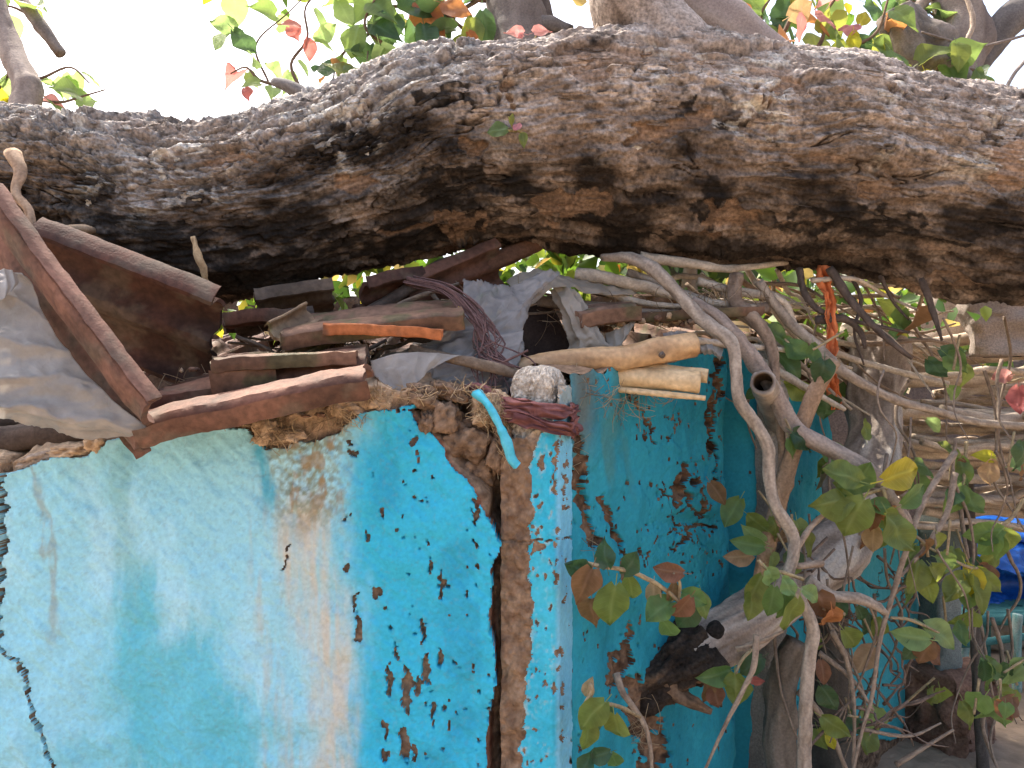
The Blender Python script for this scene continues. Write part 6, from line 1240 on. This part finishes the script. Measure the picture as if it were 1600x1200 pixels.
V, F, c = boxy(2.05, 3.1, 3.58, 3.95, .33, .37, n=(20, 10, 3), jit=.004, pal=TQ, seed=9); part('seat', V, F, c, MAT['wood'], bn)
V, F, c = boxy(2.42, 3.1, 4.2, 4.55, -.02, .50, rz=.1, n=(20, 10, 22), jit=.05, pal=((.28, .22, .16), (.46, .38, .29)), seed=10, rnd=4)
solo('sack', V, F, c, MAT['cloth'], 'tan sack slumped behind the bench legs', 'sack')
V, F, c = boxy(1.7, 5.2, 5.2, 5.4, -.02, 1.66, n=(30, 6, 24), jit=.02, pal=((.10, .075, .06), (.2, .15, .12)), seed=11)
solo('mud_wall', V, F, c, MAT['mud'], 'low dark mud wall in shade behind the tarpaulin and bench', 'wall')
# back wall of the collapsed room, in the dark behind the tiles
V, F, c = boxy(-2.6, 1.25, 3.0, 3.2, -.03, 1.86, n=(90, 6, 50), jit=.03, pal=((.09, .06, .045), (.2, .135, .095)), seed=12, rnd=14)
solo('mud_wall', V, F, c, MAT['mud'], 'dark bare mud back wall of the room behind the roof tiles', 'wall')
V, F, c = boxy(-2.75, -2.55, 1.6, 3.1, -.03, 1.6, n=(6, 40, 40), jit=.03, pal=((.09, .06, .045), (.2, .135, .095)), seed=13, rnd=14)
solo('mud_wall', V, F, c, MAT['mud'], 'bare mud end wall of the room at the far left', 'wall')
# ------------------------------------------------------------------ brush behind the house and trees beyond
def leaf_cloud(name, centre, radii, n, size, pal, seed, parent=None, shell=.35, label=None, cat=None):
    """many small real leaves joined; colours by leaf"""
    g = np.random.default_rng(seed); P0 = g.normal(size=(n, 3)); P0 /= np.linalg.norm(P0, axis=1)[:, None]
    P0 *= (shell + (1 - shell) * g.random(n) ** .5)[:, None]
    lump = 1 + .35 * fbm(P0[:, 0] * 2.2, P0[:, 1] * 2.2, P0[:, 2] * 2.2 + seed, 3, seed)
    dens = fbm(P0[:, 0] * 3.2 + 5, P0[:, 1] * 3.2, P0[:, 2] * 3.2 + seed, 3, seed + 1) > -.22
    P0 = (P0 * lump[:, None])[dens] * np.array(radii) + np.array(centre); n = len(P0)
    y = g.normal(size=(n, 3)) + np.array([0, 0, -.6]); y /= np.linalg.norm(y, axis=1)[:, None]
    z = g.normal(size=(n, 3)) + np.array([0, -.3, .8]); z -= y * (z * y).sum(1)[:, None]; z /= np.linalg.norm(z, axis=1)[:, None]; x = np.cross(y, z)
    s = size * g.uniform(.6, 1.3, n)
    sh = [(0, 0, 0), (-.30, .28, .06), (-.26, .62, .02), (0, 1.0, -.14), (.26, .62, .02), (.30, .28, .06), (0, .5, -.03)]
    V = np.stack([P0 + x * (a * s)[:, None] + y * (b * s)[:, None] + z * (c * s)[:, None] for a, b, c in sh], 1).reshape(-1, 3)
    tri = np.array([(0, 6, 1), (1, 6, 2), (2, 6, 3), (3, 6, 4), (4, 6, 5), (5, 6, 0)]); F = (tri[None] + (np.arange(n) * 7)[:, None, None]).reshape(-1, 3)
    pals = np.array([p[0] for p in pal]); w = np.array([p[1] for p in pal], float); ci = g.choice(len(pal), n, p=w / w.sum())
    col = np.repeat(pals[ci] * g.uniform(.7, 1.3, n)[:, None], 7, 0)
    return V, F, col
def cloud_mat():
    m, n, l = new_mat('leaf_mass'); b = n['Principled BSDF']; a = n.new('ShaderNodeAttribute'); a.attribute_name = 'Col'
    l.new(a.outputs[0], b.inputs[0]); b.inputs['Roughness'].default_value = .5
    tr = n.new('ShaderNodeBsdfTranslucent'); mu = n.new('ShaderNodeMix'); mu.data_type = 'RGBA'; mu.blend_type = 'MULTIPLY'; mu.inputs[0].default_value = 1; mu.inputs[7].default_value = (2.2, 2.0, .9, 1)
    l.new(a.outputs[0], mu.inputs[6]); l.new(mu.outputs[2], tr.inputs[0])
    ms = n.new('ShaderNodeMixShader'); ms.inputs[0].default_value = .4; l.new(b.outputs[0], ms.inputs[1]); l.new(tr.outputs[0], ms.inputs[2]); l.new(ms.outputs[0], n['Material Output'].inputs[0]); return m
MAT['cloud'] = cloud_mat()
LP1 = [((.07, .14, .03), 5), ((.04, .09, .03), 3), ((.16, .22, .06), 3), ((.30, .28, .05), 1), ((.40, .16, .05), .6), ((.36, .28, .17), 1)]
LP2 = [((.07, .13, .035), 5), ((.045, .085, .03), 4), ((.12, .17, .05), 3)]
V, F, c = join([leaf_cloud('x', P(640, 430, 2.45), (.5, .25, .13), 420, .085, LP1, 41), leaf_cloud('x', P(380, 480, 2.45), (.45, .2, .10), 200, .075, LP1, 42), leaf_cloud('x', P(900, 420, 2.5), (.3, .2, .08), 160, .075, LP1, 43)])
solo('leaf_litter', V, F, c, MAT['cloud'], 'green, orange and yellow leaves heaped on the roof behind the trunk', 'leaves', kind='stuff')
V, F, c = join([leaf_cloud('x', P(1290, 500, 2.7), (.45, .35, .28), 420, .075, LP1, 44), leaf_cloud('x', P(1390, 470, 3.3), (.7, .4, .3), 420, .075, LP1, 45), leaf_cloud('x', P(1560, 520, 3.6), (.6, .4, .25), 260, .07, LP1, 46)])
solo('brush_foliage', V, F, c, MAT['cloud'], 'sunlit mixed leaves of the brush heap behind the vines', 'leaves', kind='stuff')
# extra crown and branches added above the view, placed to shade the roof
V, F, c = join([leaf_cloud('x', (-.75, 3.3, 3.62), (.85, .55, .40), 520, .10, LP1, 51), leaf_cloud('x', (.5, 3.2, 3.55), (.7, .5, .35), 360, .10, LP1, 52), leaf_cloud('x', (1.6, 3.0, 3.5), (.7, .5, .35), 300, .10, LP1, 53)])
part('crown', V, F, c, MAT['cloud'], TREE, kind='stuff')
for i, (p0, p1) in enumerate([((-.1, 2.45, 2.9), (-.8, 3.3, 3.7)), ((.35, 2.35, 2.8), (.5, 3.2, 3.6)), ((1.5, 2.5, 2.8), (1.6, 3.0, 3.5))]):
    V, F, c = tube([Vector(p0), (Vector(p0) + Vector(p1)) / 2 + Vector((.05, -.05, .1)), Vector(p1)], [.05, .04, .015], 12, .03, .1, GREYB, 1700 + i, knots=3); part('branch', V, F, c, MAT['wood'], TREE)
def back_tree(x, y, h, r, seed, label, pal=LP2, n=2600, sz=.16):
    t = thing('background_tree', (x, y, 0), label, 'tree', 'trees beyond the house')
    V, F, c = tube([Vector((x, y, -.1)), Vector((x + .1, y, h * .3)), Vector((x - .1, y + .1, h * .55)), Vector((x, y, h * .8))], [.2, .16, .12, .05], 12, .15, .1, GREYB, seed); part('trunk', V, F, c, MAT['wood'], t)
    for k in range(5):
        a = k * 1.3 + seed; q = Vector((x + math.cos(a) * r * .6, y + math.sin(a) * r * .6, h * (.6 + .08 * k)))
        V, F, c = tube([Vector((x, y, h * (.35 + .07 * k))), (Vector((x, y, h * .45)) + q) / 2, q], [.08, .06, .02], 8, .15, .1, GREYB, seed + k); part('branch', V, F, c, MAT['wood'], t)
    V, F, c = leaf_cloud('crown', (x, y, h * .68), (r, r, h * .36), n, sz, pal, seed, shell=.2)
    part('crown', V, F, c, MAT['cloud'], t)
for i, (x, y, h, r, lb) in enumerate([(1.15, 5.0, 3.9, .95, 'slender leafy tree added behind the collapsed room to shade the floor'), (6.5, 9.5, 3.6, 2.0, 'rounded green tree beyond the bench, nearest on the right'), (3.2, 11, 3.2, 2.0, 'bushy tree seen through the gap under the trunk'), (-1.5, 12, 2.6, 2.4, 'low bushy tree hidden behind the roof'), (-6, 12, 2.4, 2.4, 'low bush far left behind the roof'), (10.5, 12, 4, 2.6, 'dark tree at the far right')]):  # first tree is added, set behind the trunk to shade the floor
    back_tree(x, y, h, r, 1500 + i * 10, lb)
# a distant belt of trees closing the horizon
it = []
for i in range(46):
    a = i / 46 * 2 * math.pi; rr = R.uniform(38, 46)
    it.append(leaf_cloud('x', (math.sin(a) * rr, math.cos(a) * rr, 2.0), (4.2, 3.0, 3.0), 420, .75, LP2, 1600 + i, shell=.1))
V, F, c = join(it); o = solo('tree_belt', V, F, c, MAT['cloud'], 'far-off belt of trees along the horizon', 'trees', kind='stuff')
